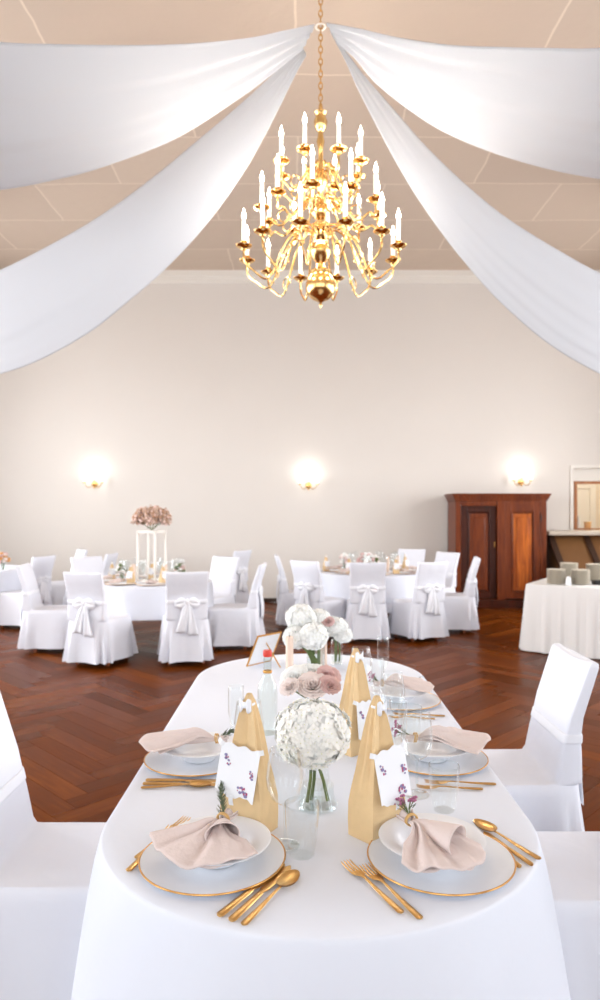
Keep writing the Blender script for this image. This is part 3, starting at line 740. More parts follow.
def make_napkin(L, spread, k, seed, lab, amp=.03, tw=0, roll=None):
    rnd = random.Random(seed)
    t = thing('napkin', lab, 'napkin')
    b = MB(); ph = rnd.random()*6
    for lay_ in range(2):
        def fn(u, v, ly=lay_):
            q = v*2-1; th = q*spread*(min(1,u*1.6))**.8*(1-.12*ly); r = .006+u*L*(1-.1*ly)*(1-.16*q*q+.05*math.sin(q*5+ph))
            A = amp*math.sin(min(1, u*2.6)*PI*.6)*(1-.25*ly)
            w = math.cos((q+.22*math.sin(q*2.2+seed)+.12*u)*PI*k+ph*(.2+.4*ly)+ly*1.6)*.8+.35*math.cos(q*PI*k*2.3+seed+ly)
            z = .014+ (.02*(1-u)) + A*(w*.55+.55)*(1-.55*u) -.012*ly*u + tw*u*q*.03
            y = r*math.sin(th)+ (.011*q if u < .01 else .011*q*(1-u))
            return Vector((r*math.cos(th)-.0*u, y, z))
        b.grid(fn, 22, 48)
        def tip(u, v, ly=lay_):
            q = v*2-1; r = -.006-u*.03; return Vector((r, q*(.011+.012*u), .034+.008*math.cos(q*PI*1.5+ly)+.004*u))
        b.grid(tip, 5, 24)
    if roll:
        rl, rr_, ra, rs_ = roll
        def cone(u, v):
            a = -2.2+v*7.4; rad = (.006+rr_*u**.8)*(1-.30*v*.9); x = .004+rl*u*(1-.10*math.cos(a)); y = rad*math.cos(a)*1.15; z = .034-.008*u+rad*math.sin(a)*.8+rr_*.35*u
            return Vector((x*math.cos(ra)-y*math.sin(ra), x*math.sin(ra)+y*math.cos(ra), z))
        b.grid(cone, 14, 44)
    b.build('napkin_cloth', M['napkin'], t, angle=0, solid=.0022)
    b = MB()
    for dx in (-.003, .003):
        b.tube([(dx+.002*math.sin(a), .015*math.cos(a), .036+.014*math.sin(a)) for a in [2*PI*k/20 for k in range(21)]], .0022, 7, caps=False)
    b.build('tie', M['twine'], t); return t
def sprig(kind, base, tip, label, seed):
    rnd = random.Random(seed); base = Vector(base); tip = Vector(tip); L = (tip-base).length; d = (tip-base).normalized()
    t = thing('rosemary_sprig' if kind == 'r' else 'waxflower_sprig', label, 'herb sprig' if kind == 'r' else 'flower sprig', base)
    a = d.cross(Vector((0,0,1))); a.normalize(); c = d.cross(a)
    if kind == 'r':
        b = MB(); b.tube([d*L*k/6+a*.004*math.sin(k) for k in range(7)], [.0016]*6+[.0007], 6); b.build('stem', M['green'], t)
        b = MB()
        for k in range(70):
            u = .05+.93*k/70; ang = rnd.random()*6.28; o = a*math.cos(ang)+c*math.sin(ang); ln = rnd.uniform(.013,.02)*(1.15-u*.55)
            p = d*L*u; b.tube([p, p+(o*.7+d*.5)*ln*.5, p+(o*.8+d*.9)*ln], [.0011,.0012,.0003], 5)
        b.build('needles', M['herb'], t)
    else:
        b = MB(); g = MB(); fl = MB()
        for k in range(11):
            ang = rnd.random()*6.28; o = (a*math.cos(ang)+c*math.sin(ang))*rnd.uniform(.1,.55); e = (d+o)*L*rnd.uniform(.65,1.0)
            b.tube([(0,0,0), d*L*.4+o*L*.2, e], .0009, 5)
            for q in range(2): g.tube([e*.6, e*.6+(o+d*.3).normalized()*.012], [.0012,.0004], 5)
            for q in range(5):
                an = q*1.2566; pv = (a*math.cos(an)+c*math.sin(an)); fl.ball(e+pv*.0042, .0036, 6, 4, sc=(1,1,.6))
        b.build('stems', M['green'], t); g.build('leaves', M['herb'], t); fl.build('blossoms', M['mauve'], t)
    return t

def make_wine():
    t = thing('wine_glass', 'x', 'glass')
    b = MB(); b.lathe([(.001,.0),(.036,.0),(.037,.002),(.012,.005),(.005,.012),(.0042,.05),(.0042,.095),(.008,.103)], 40); b.build('stem', M['glass'], t)
    b = MB(); b.lathe([(.001,.101),(.014,.104),(.034,.12),(.046,.15),(.047,.175),(.042,.21),(.0375,.238),(.0371,.2392),(.0366,.238),(.0372,.233)], 44); b.build('bowl', M['glass'], t); return t
def make_flute():
    t = thing('champagne_flute', 'x', 'glass')
    b = MB(); b.lathe([(.001,.0),(.032,.0),(.033,.002),(.01,.005),(.0042,.012),(.0038,.09),(.006,.098)], 36); b.build('stem', M['glass'], t)
    b = MB(); b.lathe([(.001,.096),(.01,.1),(.022,.13),(.0265,.17),(.0265,.22),(.0255,.25),(.0251,.2508),(.0247,.25),(.025,.245)], 36); b.build('bowl', M['glass'], t); return t
def make_tumbler():
    b = MB(); b.lathe([(.001,.0),(.028,.0),(.031,.004),(.036,.035),(.0405,.08),(.042,.125),(.0416,.126),(.0411,.125),(.0413,.12)], 44)
    return tag(b.build('tumbler', M['glass']), 'x', 'glass')
PW, PFl, PT = Proto(make_wine()), Proto(make_flute()), Proto(make_tumbler())

# ------------------------------------------------------------------ place settings at the oval table
def seat(c, lab, where, group='gold-rimmed charger plates on the oval table'):
    PC.put((c[0], c[1], TZ+.0005), 0, 'white charger plate with thin gold rim, '+where, group)
    PSo.put((c[0]+lab[0], c[1]+lab[1], TZ+.0075), 0, 'deep white plate under a napkin, '+where, 'deep plates on the chargers')
S = [((-.208,1.655), 'at the front left table corner', (.012,.0)), ((.329,1.655), 'at the front right table corner', (-.018,.01)), ((-.345,2.32), 'beside the left foreground chair', (.01,0)), ((.445,2.325), 'beside the right high-backed chair', (-.01,0)), ((.43,3.03), 'farthest away on the oval table', (-.01,0))]
for c, w, off in S: seat(c, off, w)
def nap(loc, ang, L, spread, k, seed, lab, amp=.03, tw=0, roll=None):
    n = make_napkin(L, spread, k, seed, lab, amp, tw, roll); n.location = loc; n.rotation_euler[2] = ang; n['group'] = 'blush cloth napkins tied with twine'; return n
NZ = TZ+.042
nap((-.19,1.705,NZ), math.radians(-112), .19, 1.0, 2.6, 1, 'blush napkin spread in a fan with rosemary, on the front left plate', .024, roll=(.085,.034,.45,1))
nap((.268,1.70,NZ), math.radians(-70), .21, .62, 2.3, 2, 'blush napkin with pink flowers in its tie, on the front right plate', .026, roll=(.14,.038,.28,1))
nap((-.275,2.29,NZ+.005), math.radians(176), .24, .55, 1.6, 3, 'blush napkin pointing left past the table edge beside the left chair', .04, roll=(.10,.024,-.2,1))
nap((.375,2.30,NZ+.005), math.radians(4), .235, .62, 1.6, 4, 'blush napkin pointing right towards the high-backed chair', .045, roll=(.13,.028,.15,1))
nap((.35,3.02,NZ+.005), math.radians(3), .21, .55, 1.6, 5, 'blush napkin farthest away, at the far right curve of the table', .05)
sprig('r', (-.192,1.712,NZ+.036), (-.205,1.80,NZ+.09), 'rosemary sprig standing up from the front left napkin', 1)
sprig('w', (.266,1.706,NZ+.036), (.256,1.755,NZ+.074), 'sprig of tiny pink flowers in the front right napkin', 2)
sprig('r', (-.27,2.29,NZ+.04), (-.185,2.31,NZ+.078), 'rosemary sprig in the left side napkin, reaching behind the paper tag', 3)
sprig('w', (.37,2.30,NZ+.04), (.30,2.31,NZ+.07), 'sprig of tiny flowers seen through the glasses, right side napkin', 4)
sprig('w', (.345,3.02,NZ+.04), (.29,3.03,NZ+.075), 'sprig of tiny flowers in the farthest napkin', 5)

GF, GK, GS = 'gold forks on the oval table', 'gold knives on the oval table', 'gold spoons on the oval table'
lay(PF, (136,860), (189,819), 'gold fork, the one with visible tines left of the front left plate', GF)
lay(PF, (128,873), (176,826), 'gold fork, outermost handle left of the front left plate', GF)
lay(PK, (219,918), (281,869), 'gold knife nearest the front left plate, left of its fellow knife', GK)
lay(PK, (231,923), (287,871), 'gold knife between the other knife and the spoon, front left setting', GK, z=TZ+.0012)
lay(PSp, (243,927), (303,869), 'gold spoon right of the front left plate', GS)
lay(PF, (402,915), (340,860), 'gold fork, outer of the pair left of the front right plate', GF)
lay(PF, (421,921), (361,866), 'gold fork, inner of the pair beside the front right plate', GF)
lay(PSp, (540,861), (472,822), 'gold spoon lying outermost right of the front right plate', GS)
lay(PK, (532,867), (487,836), 'gold knife middle of the bundle right of the front right plate', GK)
lay(PK, (520,869), (478,836), 'gold knife closest to the front right plate', GK)
lay(PK, (146,781.5), (228,783), 'gold knife nearest the plate at the left side setting', GK)
lay(PK, (143,785), (224,786.5), 'gold knife in the middle, left side setting', GK)
lay(PSp, (141,789), (214,787), 'gold spoon nearest us at the left side setting', GS)
lay(PF, (496,785.5), (424,784), 'gold fork nearest the plate at the right side setting', GF)
lay(PF, (483,790.5), (416,789), 'gold fork nearest us at the right side setting', GF)
lay(PF, (445,717), (393,715.5), 'gold fork nearest the plate at the farthest setting', GF)
lay(PF, (435,720), (388,718.5), 'gold fork nearest us at the farthest setting', GF)

GG = 'glasses on the oval table'
def G(P, px, py, lab): p = T(px, py); return P.put((p.x, p.y, TZ+.0005), 0, lab, GG)
G(PW, 285, 846, 'wine glass in front of the hydrangea, behind the front tumbler')
G(PT, 302, 855, 'clear tumbler right of the front left plate, nearest glass')
G(PT, 444, 810, 'clear tumbler behind the front right plate')
G(PW, 417, 795, 'wine glass right of the right paper bag, before the side plate')
G(PFl, 398, 782, 'champagne flute close behind the right paper bag')
G(PW, 249, 779, 'wine glass behind the left paper tag, left of the left bag')
G(PFl, 236, 762, 'champagne flute left of the left bag, by the left side plate')
G(PW, 361, 703, 'wine glass farthest back, its rim above the rear paper bag')
G(PFl, 377, 722, 'champagne flute right of the rear paper bag')
G(PW, 392, 738, 'wine glass left of the farthest gold forks')
G(PT, 410, 741, 'clear tumbler between the two right side settings')
G(PFl, 383, 692, 'champagne flute left of the farthest plate')

# ------------------------------------------------------------------ gift bags with paper tags
def make_bag(lab, tagside=1, seed=1, rz=0):
    t = thing('gift_bag', lab, 'gift bag'); rnd = random.Random(seed)
    b = MB(); R = []
    # rectangular foot, pinched and pleated neck, opening
    def ring(hw, hd, z, pleat=0):
        out = []; n = 48
        for j in range(n):
            a = 2*PI*j/n; c, s = math.cos(a), math.sin(a); m_ = max(abs(c), abs(s)); x, y = c/m_, s/m_
            if pleat: y *= 1-.55*pleat*(1-abs(x)); x *= 1+.12*pleat*math.sin(a*8+seed)
            out.append(Vector((x*hw, y*hd, z)))
        return out
    for hw, hd, z, p in ((.061,.042,.0,0),(.062,.043,.04,0),(.061,.042,.085,.05),(.053,.037,.125,.35),(.042,.031,.17,.7),(.034,.026,.215,1),(.027,.021,.26,1.1),(.019,.016,.30,1.1),(.012,.011,.33,1),(.004,.005,.352,1)): R.append(ring(hw,hd,z,p))
    b.rings(R, True, False); b.build('paper_body', M['kraft'], t, angle=35, solid=.0008)
    b = MB(); b.tube([(.0125*math.cos(a), .0125*math.sin(a), .325) for a in [2*PI*k/16 for k in range(17)]], .0035, 6, caps=False)
    b.ball((0,-.018,.325), .008, sc=(1.3,.8,1))
    for sg in (-1,1):
        b.grid(lambda u,v,sg=sg: Vector((sg*(.004+.014*u), -.02-.004*math.sin(u*4), .325+.012*math.sin(u*2.6)*(1 if v>.5 else -1)*(v-.5)*2*(1 if v > .5 else -1)+(v-.5)*.014)), 8, 4)
    b.build('ribbon', M['satin'], t, solid=.0012)
    return t
def paper_tag(bagroot, bx, by, rz, tilt, lab, seed, w=.075, h=.115, zc=.17, yo=-.058, xo=0):
    """printed card hung on the bag, torn ribbon corners, little printed blossoms"""
    rnd = random.Random(seed)
    t = bagroot
    b = MB(); n = 28; top = []; 
    def out(s):
        # outline with scalloped/torn lower edge
        return s
    pts = []
    for k in range(n+1):
        u = k/n; pts.append((-w/2+w*u, -h/2+ .005*math.sin(u*9+seed)+.0015*math.sin(u*31)))
    for k in range(n+1):
        u = k/n; pts.append((w/2-w*u, h/2+.003*math.sin(u*17+seed)))
    m = Matrix.Translation((xo,yo,zc)) @ Matrix.Rotation(tilt,4,'Y') @ Matrix.Rotation(math.radians(-9),4,'X')
    b.rings([[Vector((x,yy,z)) for x,z in pts] for yy in (-.0006,.0006)], True, True, m)
    # ribbon ends at the lower corners and top
    for (x,z,ang,L) in ((-w*.05,-h/2+.004,-1.45,.026),(w*.42,h/2-.006,.4,.02),(-w*.45,h/2-.006,2.7,.02)):
        dx, dz = math.cos(ang), math.sin(ang)
        b.grid(lambda u,v,x=x,z=z,dx=dx,dz=dz,L=L: Vector((x+dx*L*u-dz*(v-.5)*.013, -.001-.003*math.sin(u*4), z+dz*L*u+dx*(v-.5)*.013)), 6, 3, m)
    for (fx, fz) in ((-.33,.22),(-.25,.1),(.36,.05),(.22,-.3),(.3,-.38),(.12,-.33),(.38,-.02)):
        cx_, cz_ = fx*w, fz*h
        for q in range(4):
            a = q*1.57+rnd.random(); x, z = cx_+.007*rnd.random()*math.cos(a), cz_+.009*rnd.random()*math.sin(a)
            r = rnd.uniform(.002,.0044); b.cur = 1+q % 2
            b.add([Vector((x+r*math.cos(e)*(1.3 if q%2 else .8), -.0018, z+r*math.sin(e))) for e in [k*PI/4 for k in range(8)]], [tuple(range(8))], m)
    o = b.build('paper_tag', [M['paper'], mat('print_mauve_%d' % seed, (176,86,120), .8), mat('print_blue_%d' % seed, (138,130,168), .8)], t, smooth=False, solid=.0006)
    return o
bags = [((-.135,1.825), math.radians(-30), 'kraft paper gift bag with printed tag, left of the hydrangea vase', 1), ((.195,1.80), math.radians(42), 'kraft paper gift bag with printed tag, right of the hydrangea vase', 2), ((.19,2.42), math.radians(38), 'kraft paper gift bag farthest back, right of the rose vase', 3)]
for (x,y), rz, lab, sd in bags:
    t = make_bag(lab, 1, sd); t.location = (x,y,TZ+.0005); t.rotation_euler[2] = rz; t['group'] = 'kraft gift bags along the oval table'
    if sd == 1: paper_tag(t, 0, 0, 0, math.radians(5), '', sd, .118, .125, .165, -.054, .0)
    elif sd == 2: paper_tag(t, 0, 0, 0, math.radians(-4), '', sd, .112, .128, .165, -.054, .0)
    else: paper_tag(t, 0, 0, 0, math.radians(3), '', sd, .08, .12, .12, -.058, -.005)

# ------------------------------------------------------------------ flowers
def floret_ball(b, g, c, R, n, pr, seed, sc=(1,1,1), low=-.7):
    rnd = random.Random(seed); c = Vector(c)
    for k in range(n):
        z = 1-2*(k+.5)/n
        if z < low: continue
        th = k*2.39996; r = math.sqrt(1-z*z); nrm = Vector((r*math.cos(th)+rnd.uniform(-.12,.12), r*math.sin(th)+rnd.uniform(-.12,.12), z+rnd.uniform(-.12,.12))).normalized()
        a = nrm.cross(Vector((0,0,1)) if abs(nrm.z) < .9 else Vector((1,0,0))).normalized(); d = nrm.cross(a); tw = rnd.random()*1.57
        RR = R*rnd.uniform(.96,1.03)*(1+.045*math.sin(nrm.x*7+seed)*math.sin(nrm.z*6+seed*2)+.03*math.sin(nrm.y*9)); p = c+Vector((nrm.x*sc[0], nrm.y*sc[1], nrm.z*sc[2]))*RR
        for q in range(4):
            an = tw+q*PI/2; e = a*math.cos(an)+d*math.sin(an); f = a*math.cos(an+PI/2)+d*math.sin(an+PI/2)
            tip = p+e*pr*1.15+nrm*pr*.25
            b.add([p, p+e*pr*.55+f*pr*.5+nrm*pr*.12, tip, p+e*pr*.55-f*pr*.5+nrm*pr*.12], [(0,1,2,3)])
        g.ball(p+nrm*pr*.06, pr*.11, 6, 4)
def hydrangea(label, base, head, R, stems, seed, n=620, pr=.0145, sc=(1,1,.86), name='hydrangea'):
    t = thing(name, label, 'flower', base); base = Vector(base); h = Vector(head)-base
    b, g = MB(), MB(); b.ball(h, R*.95, 20, 12, sc=sc); floret_ball(b, g, h, R, n, pr, seed, sc, low=-.85)
    o = b.build('blossom', M['hyd'], t, angle=30); g.build('floret_centres', M['yel'], o)
    for s0, s1 in stems:
        q = MB(); a = Vector(s0)-base; e = Vector(s1)-base; q.tube([a, a.lerp(e,.5)+Vector((.003,0,0)), e], [.0052,.0048,.0045], 8); q.build('stem', M['green'], t)
    return t
def rose(label, head, R, base, m, tilt, seed, mid=None):
    rnd = random.Random(seed); t = thing('rose', label, 'flower', base); h = Vector(head)-Vector(base)
    tm = Matrix.Translation(h) @ Matrix.Rotation(tilt[0],4,'X') @ Matrix.Rotation(tilt[1],4,'Y')
    b = MB()
    for ly in range(6):
        n = (3,3,4,5,6,7)[ly]; rr = R*(.14+.155*ly); open_ = .1+.16*ly
        for q in range(n):
            a0 = 2*PI*q/n+ly*.7+rnd.uniform(-.15,.15); wd = (2*PI/n)*.72; hh = R*(1.0-.07*ly)
            def fn(u, v, a0=a0, wd=wd, rr=rr, hh=hh, open_=open_):
                w = (v*2-1); a = a0+w*wd*(.45+.55*math.sin(PI*min(1,u*.75+.1))); r = (rr*(.25+.75*math.sin(u*PI*.5))+R*open_*u**3*.5)*(1+.05*u*math.sin(w*7+a0*5))
                z = -R*.55+u*hh*(1-.16*w*w)- R*open_*.35*max(0,u-.75)*4*.5
                return Vector((r*math.cos(a), r*math.sin(a), z))
            b.grid(fn, 7, 6, tm)
    b.build('petals', m, t, angle=0, solid=.0008)
    b = MB(); b.tube([(0,0,0), (Vector(mid)-Vector(base)) if mid else h*.5, tm @ Vector((0,0,-R*.5))], .0028, 7); b.ball(tm @ Vector((0,0,-R*.55)), R*.22, 8, 6); b.build('stem', M['green'], t)
    return t
def vase(label, x, y, prof, water, cat='vase', name='glass_vase'):
    t = thing(name, label, cat, (x,y,TZ+.0005)); th = .0022
    p = [(.001,.008),(prof[0][0]-.006,.006),(prof[0][0]-.003,0)]+prof; R_, Z_ = prof[-1]; p += [(R_-.001,Z_+.0012),(R_-.0022,Z_-.001),(R_-.0024,Z_-.006)]
    b = MB(); b.lathe(p, 44); b.build('vase_body', M['glass'], t)
    if water:
        rs = [(r-th-.0006, z) for r, z in prof if .009 < z < water]; r0 = prof[0][0]-th-.0006
        b = MB(); b.lathe([(.001,.0085),(r0*.98,.0085)]+rs+[((rs[-1][0] if rs else r0), water),(.001,water)], 40); b.build('water', M['water'], t)
    return t
vx, vy = T(317,806).x, T(317,806).y
vase('flared clear glass vase holding the big hydrangea in front', vx, vy, [(.058,.001),(.06,.006),(.05,.03),(.036,.075),(.034,.1),(.04,.12),(.058,.137),(.062,.142)], .06)
hc = W(313,733,1.99)
hydrangea('big white hydrangea ball in the glass vase in front', (vx,vy,TZ+.01), hc, .104, [((vx-.028,vy-.01,TZ+.014),(hc.x-.004,hc.y,hc.z-.07)),((vx-.016,vy+.01,TZ+.012),(hc.x+.006,hc.y+.006,hc.z-.07)),((vx+.03,vy-.012,TZ+.02),(hc.x+.012,hc.y-.004,hc.z-.08))], 4)
# roses
rx, ry = .045, 2.5
vase('clear glass vase holding the blush roses, behind the hydrangea', rx, ry, [(.04,.001),(.042,.01),(.04,.06),(.034,.1),(.038,.14)], .06)
for i, (px, py, Y, R, mk, lab) in enumerate(((294,677,2.50,.042,'hyd','creamy white rose at the left of the middle bouquet'), (313,684,2.44,.043,'blush','cream blush rose facing us, front of the middle bouquet'), (308,670,2.56,.05,'hyd','cream white rose at the top of the middle bouquet'), (329,675,2.50,.034,'pink','dusky pink rose at the right of the middle bouquet'), (330,684,2.44,.03,'pink','small dusky pink rose lowest right in the middle bouquet'), (289,686,2.43,.028,'blush','small blush bud lowest left in the middle bouquet'))):
    h = W(px,py,Y); a = 2*PI*i/6; rose(lab, h, R, (rx+.015*math.cos(a), ry+.015*math.sin(a), TZ+.012), M[mk], (math.radians(38 if i != 2 else 10), math.radians((h.x-rx)*250)), 20+i, mid=(rx+.012*math.cos(a), ry+.012*math.sin(a), TZ+.14))
# rear white bouquet
qx, qy = .075, 3.62
vase('tall straight clear glass vase with the white flowers at the far end', qx, qy, [(.045,.001),(.047,.01),(.047,.08),(.047,.17),(.048,.2)], .1)
for i, (px, py, Y, R, lab) in enumerate(((301,618,3.62,.075,'white round bloom at the top left of the far bouquet'), (296,637,3.56,.062,'white round bloom lowest left in the far bouquet'), (313,636,3.54,.072,'white round bloom in the middle of the far bouquet'), (319,620,3.68,.06,'white round bloom at the top right of the far bouquet'))):
    h = W(px,py,Y); a = 2*PI*i/4+.5; bx_, by_ = qx+.022*math.cos(a), qy+.022*math.sin(a)
    hydrangea(lab, (bx_,by_,TZ+.012), h, R, [((bx_,by_,TZ+.014),(qx+.02*math.cos(a),qy+.02*math.sin(a),TZ+.2)),((qx+.02*math.cos(a),qy+.02*math.sin(a),TZ+.2),h)], 30+i, n=260, pr=.017, sc=(1,1,.9), name='white_bloom')
v2 = T(337,664)
vase('small clear glass vase at the right of the far bouquet', v2.x, v2.y, [(.03,.001),(.032,.01),(.032,.1),(.03,.13)], .05)
for i, (px,py,Y,R) in enumerate(((335,627,3.72,.065),(343,635,3.70,.045))):
    h = W(px,py,Y); a = 2*i; lab = ('large white round bloom at the right of the far bouquet','drooping white bloom at the far right end of the far bouquet')[i]
    bx_, by_ = v2.x+.012*math.cos(a), v2.y+.012*math.sin(a)
    hydrangea(lab, (bx_,by_,TZ+.012), h, R, [((bx_,by_,TZ+.014),(bx_,by_,TZ+.13)),((bx_,by_,TZ+.13),h)], 50+i, n=200, pr=.017, sc=(1,1,.75), name='white_bloom')
h = W(328,621,3.62); rose('small pink rose between the white blooms of the far bouquet', h, .026, (v2.x-.012, v2.y-.01, TZ+.012), M['pink'], (math.radians(40),0), 42, mid=(v2.x-.012,v2.y-.01,TZ+.13))
# tall leaf bits in far vase
for i,(px,py) in enumerate(((294,634),(304,652),(310,655),(300,650))):
    t = thing('leaf_stem', ['narrow green leaf at the left of the far bouquet','green leaf inside the far straight vase, rightmost but one','green leaf rightmost inside the far straight vase','green leaf leftmost inside the far straight vase'][i], 'leaf', (qx-.012+.008*i, qy-.012, TZ+.012))
    tip = W(px,py-4,3.5)-Vector(t.location); b = MB()
    b.grid(lambda u,v,tip=tip: Vector((tip.x*u*u, tip.y*u, tip.z*u))+Vector(((v-.5)*.026*math.sin(PI*min(1,.08+u*.92)),0,0)), 10, 3); b.build('leaf', M['green'], t, solid=.001)

# candles, bottle, frame
for (px,py,hh,lab) in ((289.5,678,.205,'tall beige pillar candle left of the far bouquet'),(323.5,666,.185,'tall beige pillar candle in front of the far bouquet, right one')):
    p = T(px,py); t = thing('pillar_candle', lab, 'candle', (p.x,p.y,TZ+.0005), 0, 'beige candles at the far bouquet')
    b = MB(); b.lathe([(.001,0),(.0185,0),(.019,.003),(.019,hh-.004),(.016,hh),(.006,hh-.003),(.001,hh-.004)], 24); b.build('wax', M['wax'], t)
    b = MB(); b.tube([(0,0,hh-.005),(.001,0,hh+.008)], .0012, 6); b.build('wick', M['black'], t)
p = T(267.5,733); t = thing('glass_bottle', 'clear glass bottle with red cap behind the left gift bag', 'bottle', (p.x,p.y,TZ+.0005))
b = MB(); b.lathe([(.001,.0),(.034,.0),(.038,.006),(.038,.15),(.034,.18),(.02,.205),(.0145,.222),(.0145,.285)], 40); b.build('bottle_body', glass_mat('bottle_glass', (246,250,248), 1.4), t)
b = MB(); b.lathe([(.0155,.224),(.017,.226),(.017,.231),(.0155,.233)], 24); b.build('neck_ring', M['goldrim'], t)
b = MB(); b.lathe([(.016,.285),(.0165,.289),(.0165,.305),(.015,.308),(.001,.308)], 24, cap0=True); b.build('bottle_cap', M['red'], t)
# leaning menu frame
A = T(246.5,666.5); B = T(270,661); wdt = (B-A).length*1.02; d = (B-A).normalized(); hgt = .19
back = Vector((-d.y, d.x, 0)); back = -back; up = (Vector((0,0,1))*math.cos(math.radians(26))+back*math.sin(math.radians(26))+d*.0).normalized()
t = thing('picture_frame', 'gold-edged frame with blank white sheet leaning on the far left of the table', 'frame', A)
skew = d*.0
nrm = d.cross(up)
def fp(u,v,w): return d*u+up*v+nrm*w
b = MB(); e = .006
for (u0,u1,v0,v1) in ((0,wdt,0,e),(0,wdt,hgt-e,hgt),(0,e,e,hgt-e),(wdt-e,wdt,e,hgt-e)):
    b.add([fp(u0,v0,.004),fp(u1,v0,.004),fp(u1,v1,.004),fp(u0,v1,.004),fp(u0,v0,-.004),fp(u1,v0,-.004),fp(u1,v1,-.004),fp(u0,v1,-.004)], [(0,1,2,3),(7,6,5,4),(0,4,5,1),(1,5,6,2),(2,6,7,3),(3,7,4,0)])
b.build('frame_edge', M['goldrim'], t, smooth=False)
b = MB(); b.add([fp(e,e,.001),fp(wdt-e,e,.001),fp(wdt-e,hgt-e,.001),fp(e,hgt-e,.001),fp(e,e,-.001),fp(wdt-e,e,-.001),fp(wdt-e,hgt-e,-.001),fp(e,hgt-e,-.001)], [(0,1,2,3),(7,6,5,4),(0,4,5,1),(1,5,6,2),(2,6,7,3),(3,7,4,0)]); b.build('sheet', M['paper'], t, smooth=False)
b = MB(); m0 = fp(wdt*.5,hgt*.7,-.005); foot = d*wdt*.5+back*.16; b.tube([m0, foot+Vector((0,0,.003))], .0035, 6); b.build('easel_leg', M['goldrim'], t)

# ------------------------------------------------------------------ things on the round tables
def on(T0, dx, dy): return (T0[0]+dx, T0[1]+dy, TZ+.0005)
# tall stand
t = thing('flower_stand', 'tall white open frame stand on the left round table', 'stand', (LT[0]-.0, LT[1]+.0, TZ+.0005), math.radians(-20))
b = MB(); w = .115; hh = .585; r = .011
for sx in (-1,1):
    for sy in (-1,1): b.box((sx*w-r,sy*w-r,0),(sx*w+r,sy*w+r,hh))
for sy in (-1,1): b.box((-w,sy*w-r,hh-2*r),(w,sy*w+r,hh)); b.box((-w,sy*w-r,0),(w,sy*w+r,2*r))
for sx in (-1,1): b.box((sx*w-r,-w,hh-2*r),(sx*w+r,w,hh)); b.box((sx*w-r,-w,0),(sx*w+r,w,2*r))
b.build('frame', M['white'], t, smooth=False)
b = MB(); b.box((-w,-w,hh),(w,w,hh+.008)); b.build('top_plate', M['white'], t, smooth=False)
t = thing('dried_bouquet', 'wide cloud of dried pink and brown flowers on top of the white frame stand', 'flowers', (LT[0], LT[1], TZ+hh+.01))
b, g = MB(), MB(); rnd = random.Random(5)
for k in range(900):
    a = rnd.random()*2*PI; rr = rnd.random()**.5; zz = rnd.uniform(-.1,1); R = .235*math.sqrt(max(.1,1-(zz*.75)**2))
    p = Vector((rr*R*math.cos(a), rr*R*math.sin(a)*.9, .10+.18*zz*(1-.22*rr)+.02*math.sin(a*5)))
    b.cur = rnd.choice((0,0,1,2)); b.ball(p, rnd.uniform(.008,.02), 5, 3)
b.build('blossoms', [M['dried'], mat('dried_brown', (190,150,122), .9), mat('dried_pink', (236,208,198), .9)], t, angle=0)
b = MB()
for k in range(12):
    a = k*.52; b.tube([(0,0,.0),(.07*math.cos(a),.07*math.sin(a),.05),(.17*math.cos(a),.17*math.sin(a),.12)], .003, 5)
b.build('stems', M['green'], t)

bagp = [o for o in C.objects if o.get('category') == 'gift bag'][0]
napp = [o for o in C.objects if o.get('category') == 'napkin'][2]
def far_table(T0, R, who, items, ns, a0, grp):
    for k in range(ns):
        a = a0+2*PI*k/ns; x, y = R*.68*math.cos(a), R*.68*math.sin(a)
        PC.put(on(T0, x, y), 0, 'gold-rimmed charger plate among others on '+who, 'chargers on '+who)
        dup(napp, (T0[0]+x*.9, T0[1]+y*.9, TZ+.02), a, 'blush napkin on a charger on '+who, 'napkins on '+who, .8)
        x2, y2 = R*.42*math.cos(a+.35), R*.42*math.sin(a+.35)
        PW.put(on(T0, x2, y2), 0, 'wine glass among others on '+who, 'wine glasses on '+who)
        x2, y2 = R*.52*math.cos(a+.55), R*.52*math.sin(a+.55)
        PFl.put(on(T0, x2, y2), 0, 'champagne flute among others on '+who, 'flutes on '+who)
    for i, (px, Y, rz) in enumerate(items):
        X = (px-CX)/F*Y; dup(bagp, (X, Y, TZ+.0005), rz, 'kraft gift bag on '+who+', '+['leftmost bag','second bag from the left','third bag from the left','rightmost bag'][i if i < len(items)-1 else 3], 'gift bags on '+who, .62)
far_table(LT, .70, 'the left round table', [(112,8.3,.4),(131,7.9,-.3),(152,8.35,.1),(163,7.9,.8)], 8, .2, '')
far_table(RT, .76, 'the right round table', [(326,9.5,.4),(349,9.2,-.3),(396,9.1,.1),(405,9.6,.8)], 8, .0, '')
def posy(c, R, lab, ms, n, seed):
    t = thing('posy', lab, 'flowers', c); rnd = random.Random(seed); b = MB()
    for k in range(n):
        a = rnd.random()*6.28; z = rnd.uniform(-.3,1); r = math.sqrt(1-z*z*.8)*rnd.uniform(.5,1); p = Vector((R*r*math.cos(a), R*r*math.sin(a), .13+R*z)); b.cur = rnd.randrange(len(ms)); b.ball(p, rnd.uniform(.014,.03), 7, 5, sc=(1,1,.7))
    b.build('blossoms', ms, t, angle=0)
    b = MB()
    for k in range(6): a = k*1.05; b.tube([(.012*math.cos(a),.012*math.sin(a),.006),(.02*math.cos(a),.02*math.sin(a),.13)], .003, 5)
    b.build('stems', M['green'], t)
def jar(c, lab):
    b = MB(); b.lathe([(.001,0),(.035,0),(.038,.006),(.036,.09),(.033,.11),(.031,.11),(.034,.088),(.036,.01),(.001,.005)], 24); tag(b.build('glass_jar', M['glass'], loc=c), lab, 'vase')
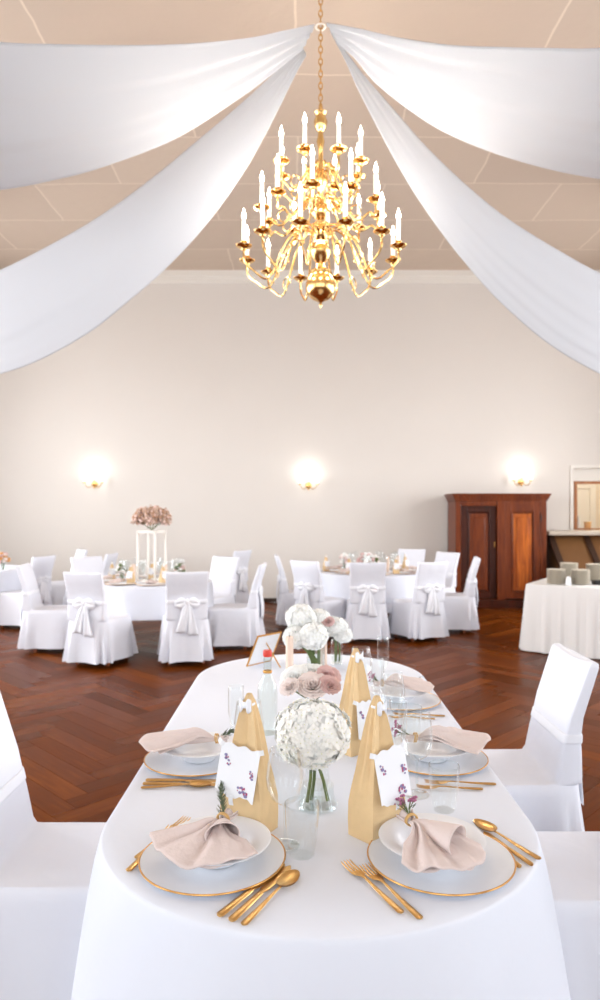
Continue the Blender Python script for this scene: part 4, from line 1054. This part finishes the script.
for X, Y, R, lab, ms, n, jl in (((366-CX)/F*9.3, 9.3, .13, 'white and pink bouquet standing highest on the right round table', [M['hyd'],M['hyd'],M['pink']], 90, 'glass vase of the highest bouquet on the right round table'), ((374-CX)/F*9.65, 9.65, .07, 'small greenish posy right behind the bouquet on the right round table', [M['green'],M['blush'],M['hyd']], 40, 'glass vase of the small greenish posy, right round table'), ((345-CX)/F*9.7, 9.7, .08, 'small blush posy left of the bouquet on the right round table', [M['blush'],M['pink'],M['hyd']], 40, 'glass vase of the small blush posy, right round table'),
    ((122-CX)/F*8.2, 8.2, .06, 'small blush posy left of the frame stand on the left round table', [M['blush'],M['green'],M['hyd']], 36, 'glass vase of the posy left of the frame stand'), ((180-CX)/F*8.25, 8.25, .06, 'small pink posy right of the frame stand on the left round table', [M['pink'],M['green'],M['hyd']], 36, 'glass vase of the posy right of the frame stand'), ((3-CX)/F*9.7, 9.7, .1, 'orange and pink posy on the table at the left photo edge', [M['orange'],M['pink'],M['blush']], 50, 'glass vase of the posy at the left photo edge')):
    c = (X, Y, TZ+.0005); posy(c, R, lab, ms, n, int(X*100)); jar(c, jl)
wax = [o for o in C.objects if o.name.startswith('pillar_candle')][0]
for T0, dx, dy, lab in ((LT,-.18,-.12,'beige candle left of the frame stand on the left round table'), (LT,.2,-.16,'beige candle right of the frame stand on the left round table'), (RT,.18,-.14,'beige candle right of the bouquet on the right round table'), (RT,.34,.0,'beige candle nearest the wardrobe on the right round table')):
    dup(wax, on(T0,dx,dy), 0, lab, 'beige candles on the round tables')

# ------------------------------------------------------------------ world, camera, view
sc_ = bpy.context.scene
w = bpy.data.worlds.new('World'); sc_.world = w; w.use_nodes = True
w.node_tree.nodes['Background'].inputs[0].default_value = (.93,.96,1,1); w.node_tree.nodes['Background'].inputs[1].default_value = 1.0
cam = bpy.data.cameras.new('Camera'); co = bpy.data.objects.new('Camera', cam); C.objects.link(co); sc_.camera = co
co.location = (0,0,H); co.rotation_euler = (PI/2,0,0)
cam.sensor_fit = 'VERTICAL'; cam.sensor_height = 36; cam.sensor_width = 21.6; cam.lens = F/1000*36
cam.shift_x = -(CX-300)/1000; cam.shift_y = (CY-500)/1000
cam.clip_start = .05; cam.clip_end = 100
cam.dof.use_dof = True; cam.dof.focus_distance = 1.9; cam.dof.aperture_fstop = 3.6
sc_.view_settings.view_transform = 'Standard'; sc_.view_settings.look = 'None'; sc_.view_settings.gamma = 1; sc_.view_settings.use_curve_mapping = False
sc_.view_settings.exposure = 0.7
sc_.cycles.transparent_max_bounces = 48
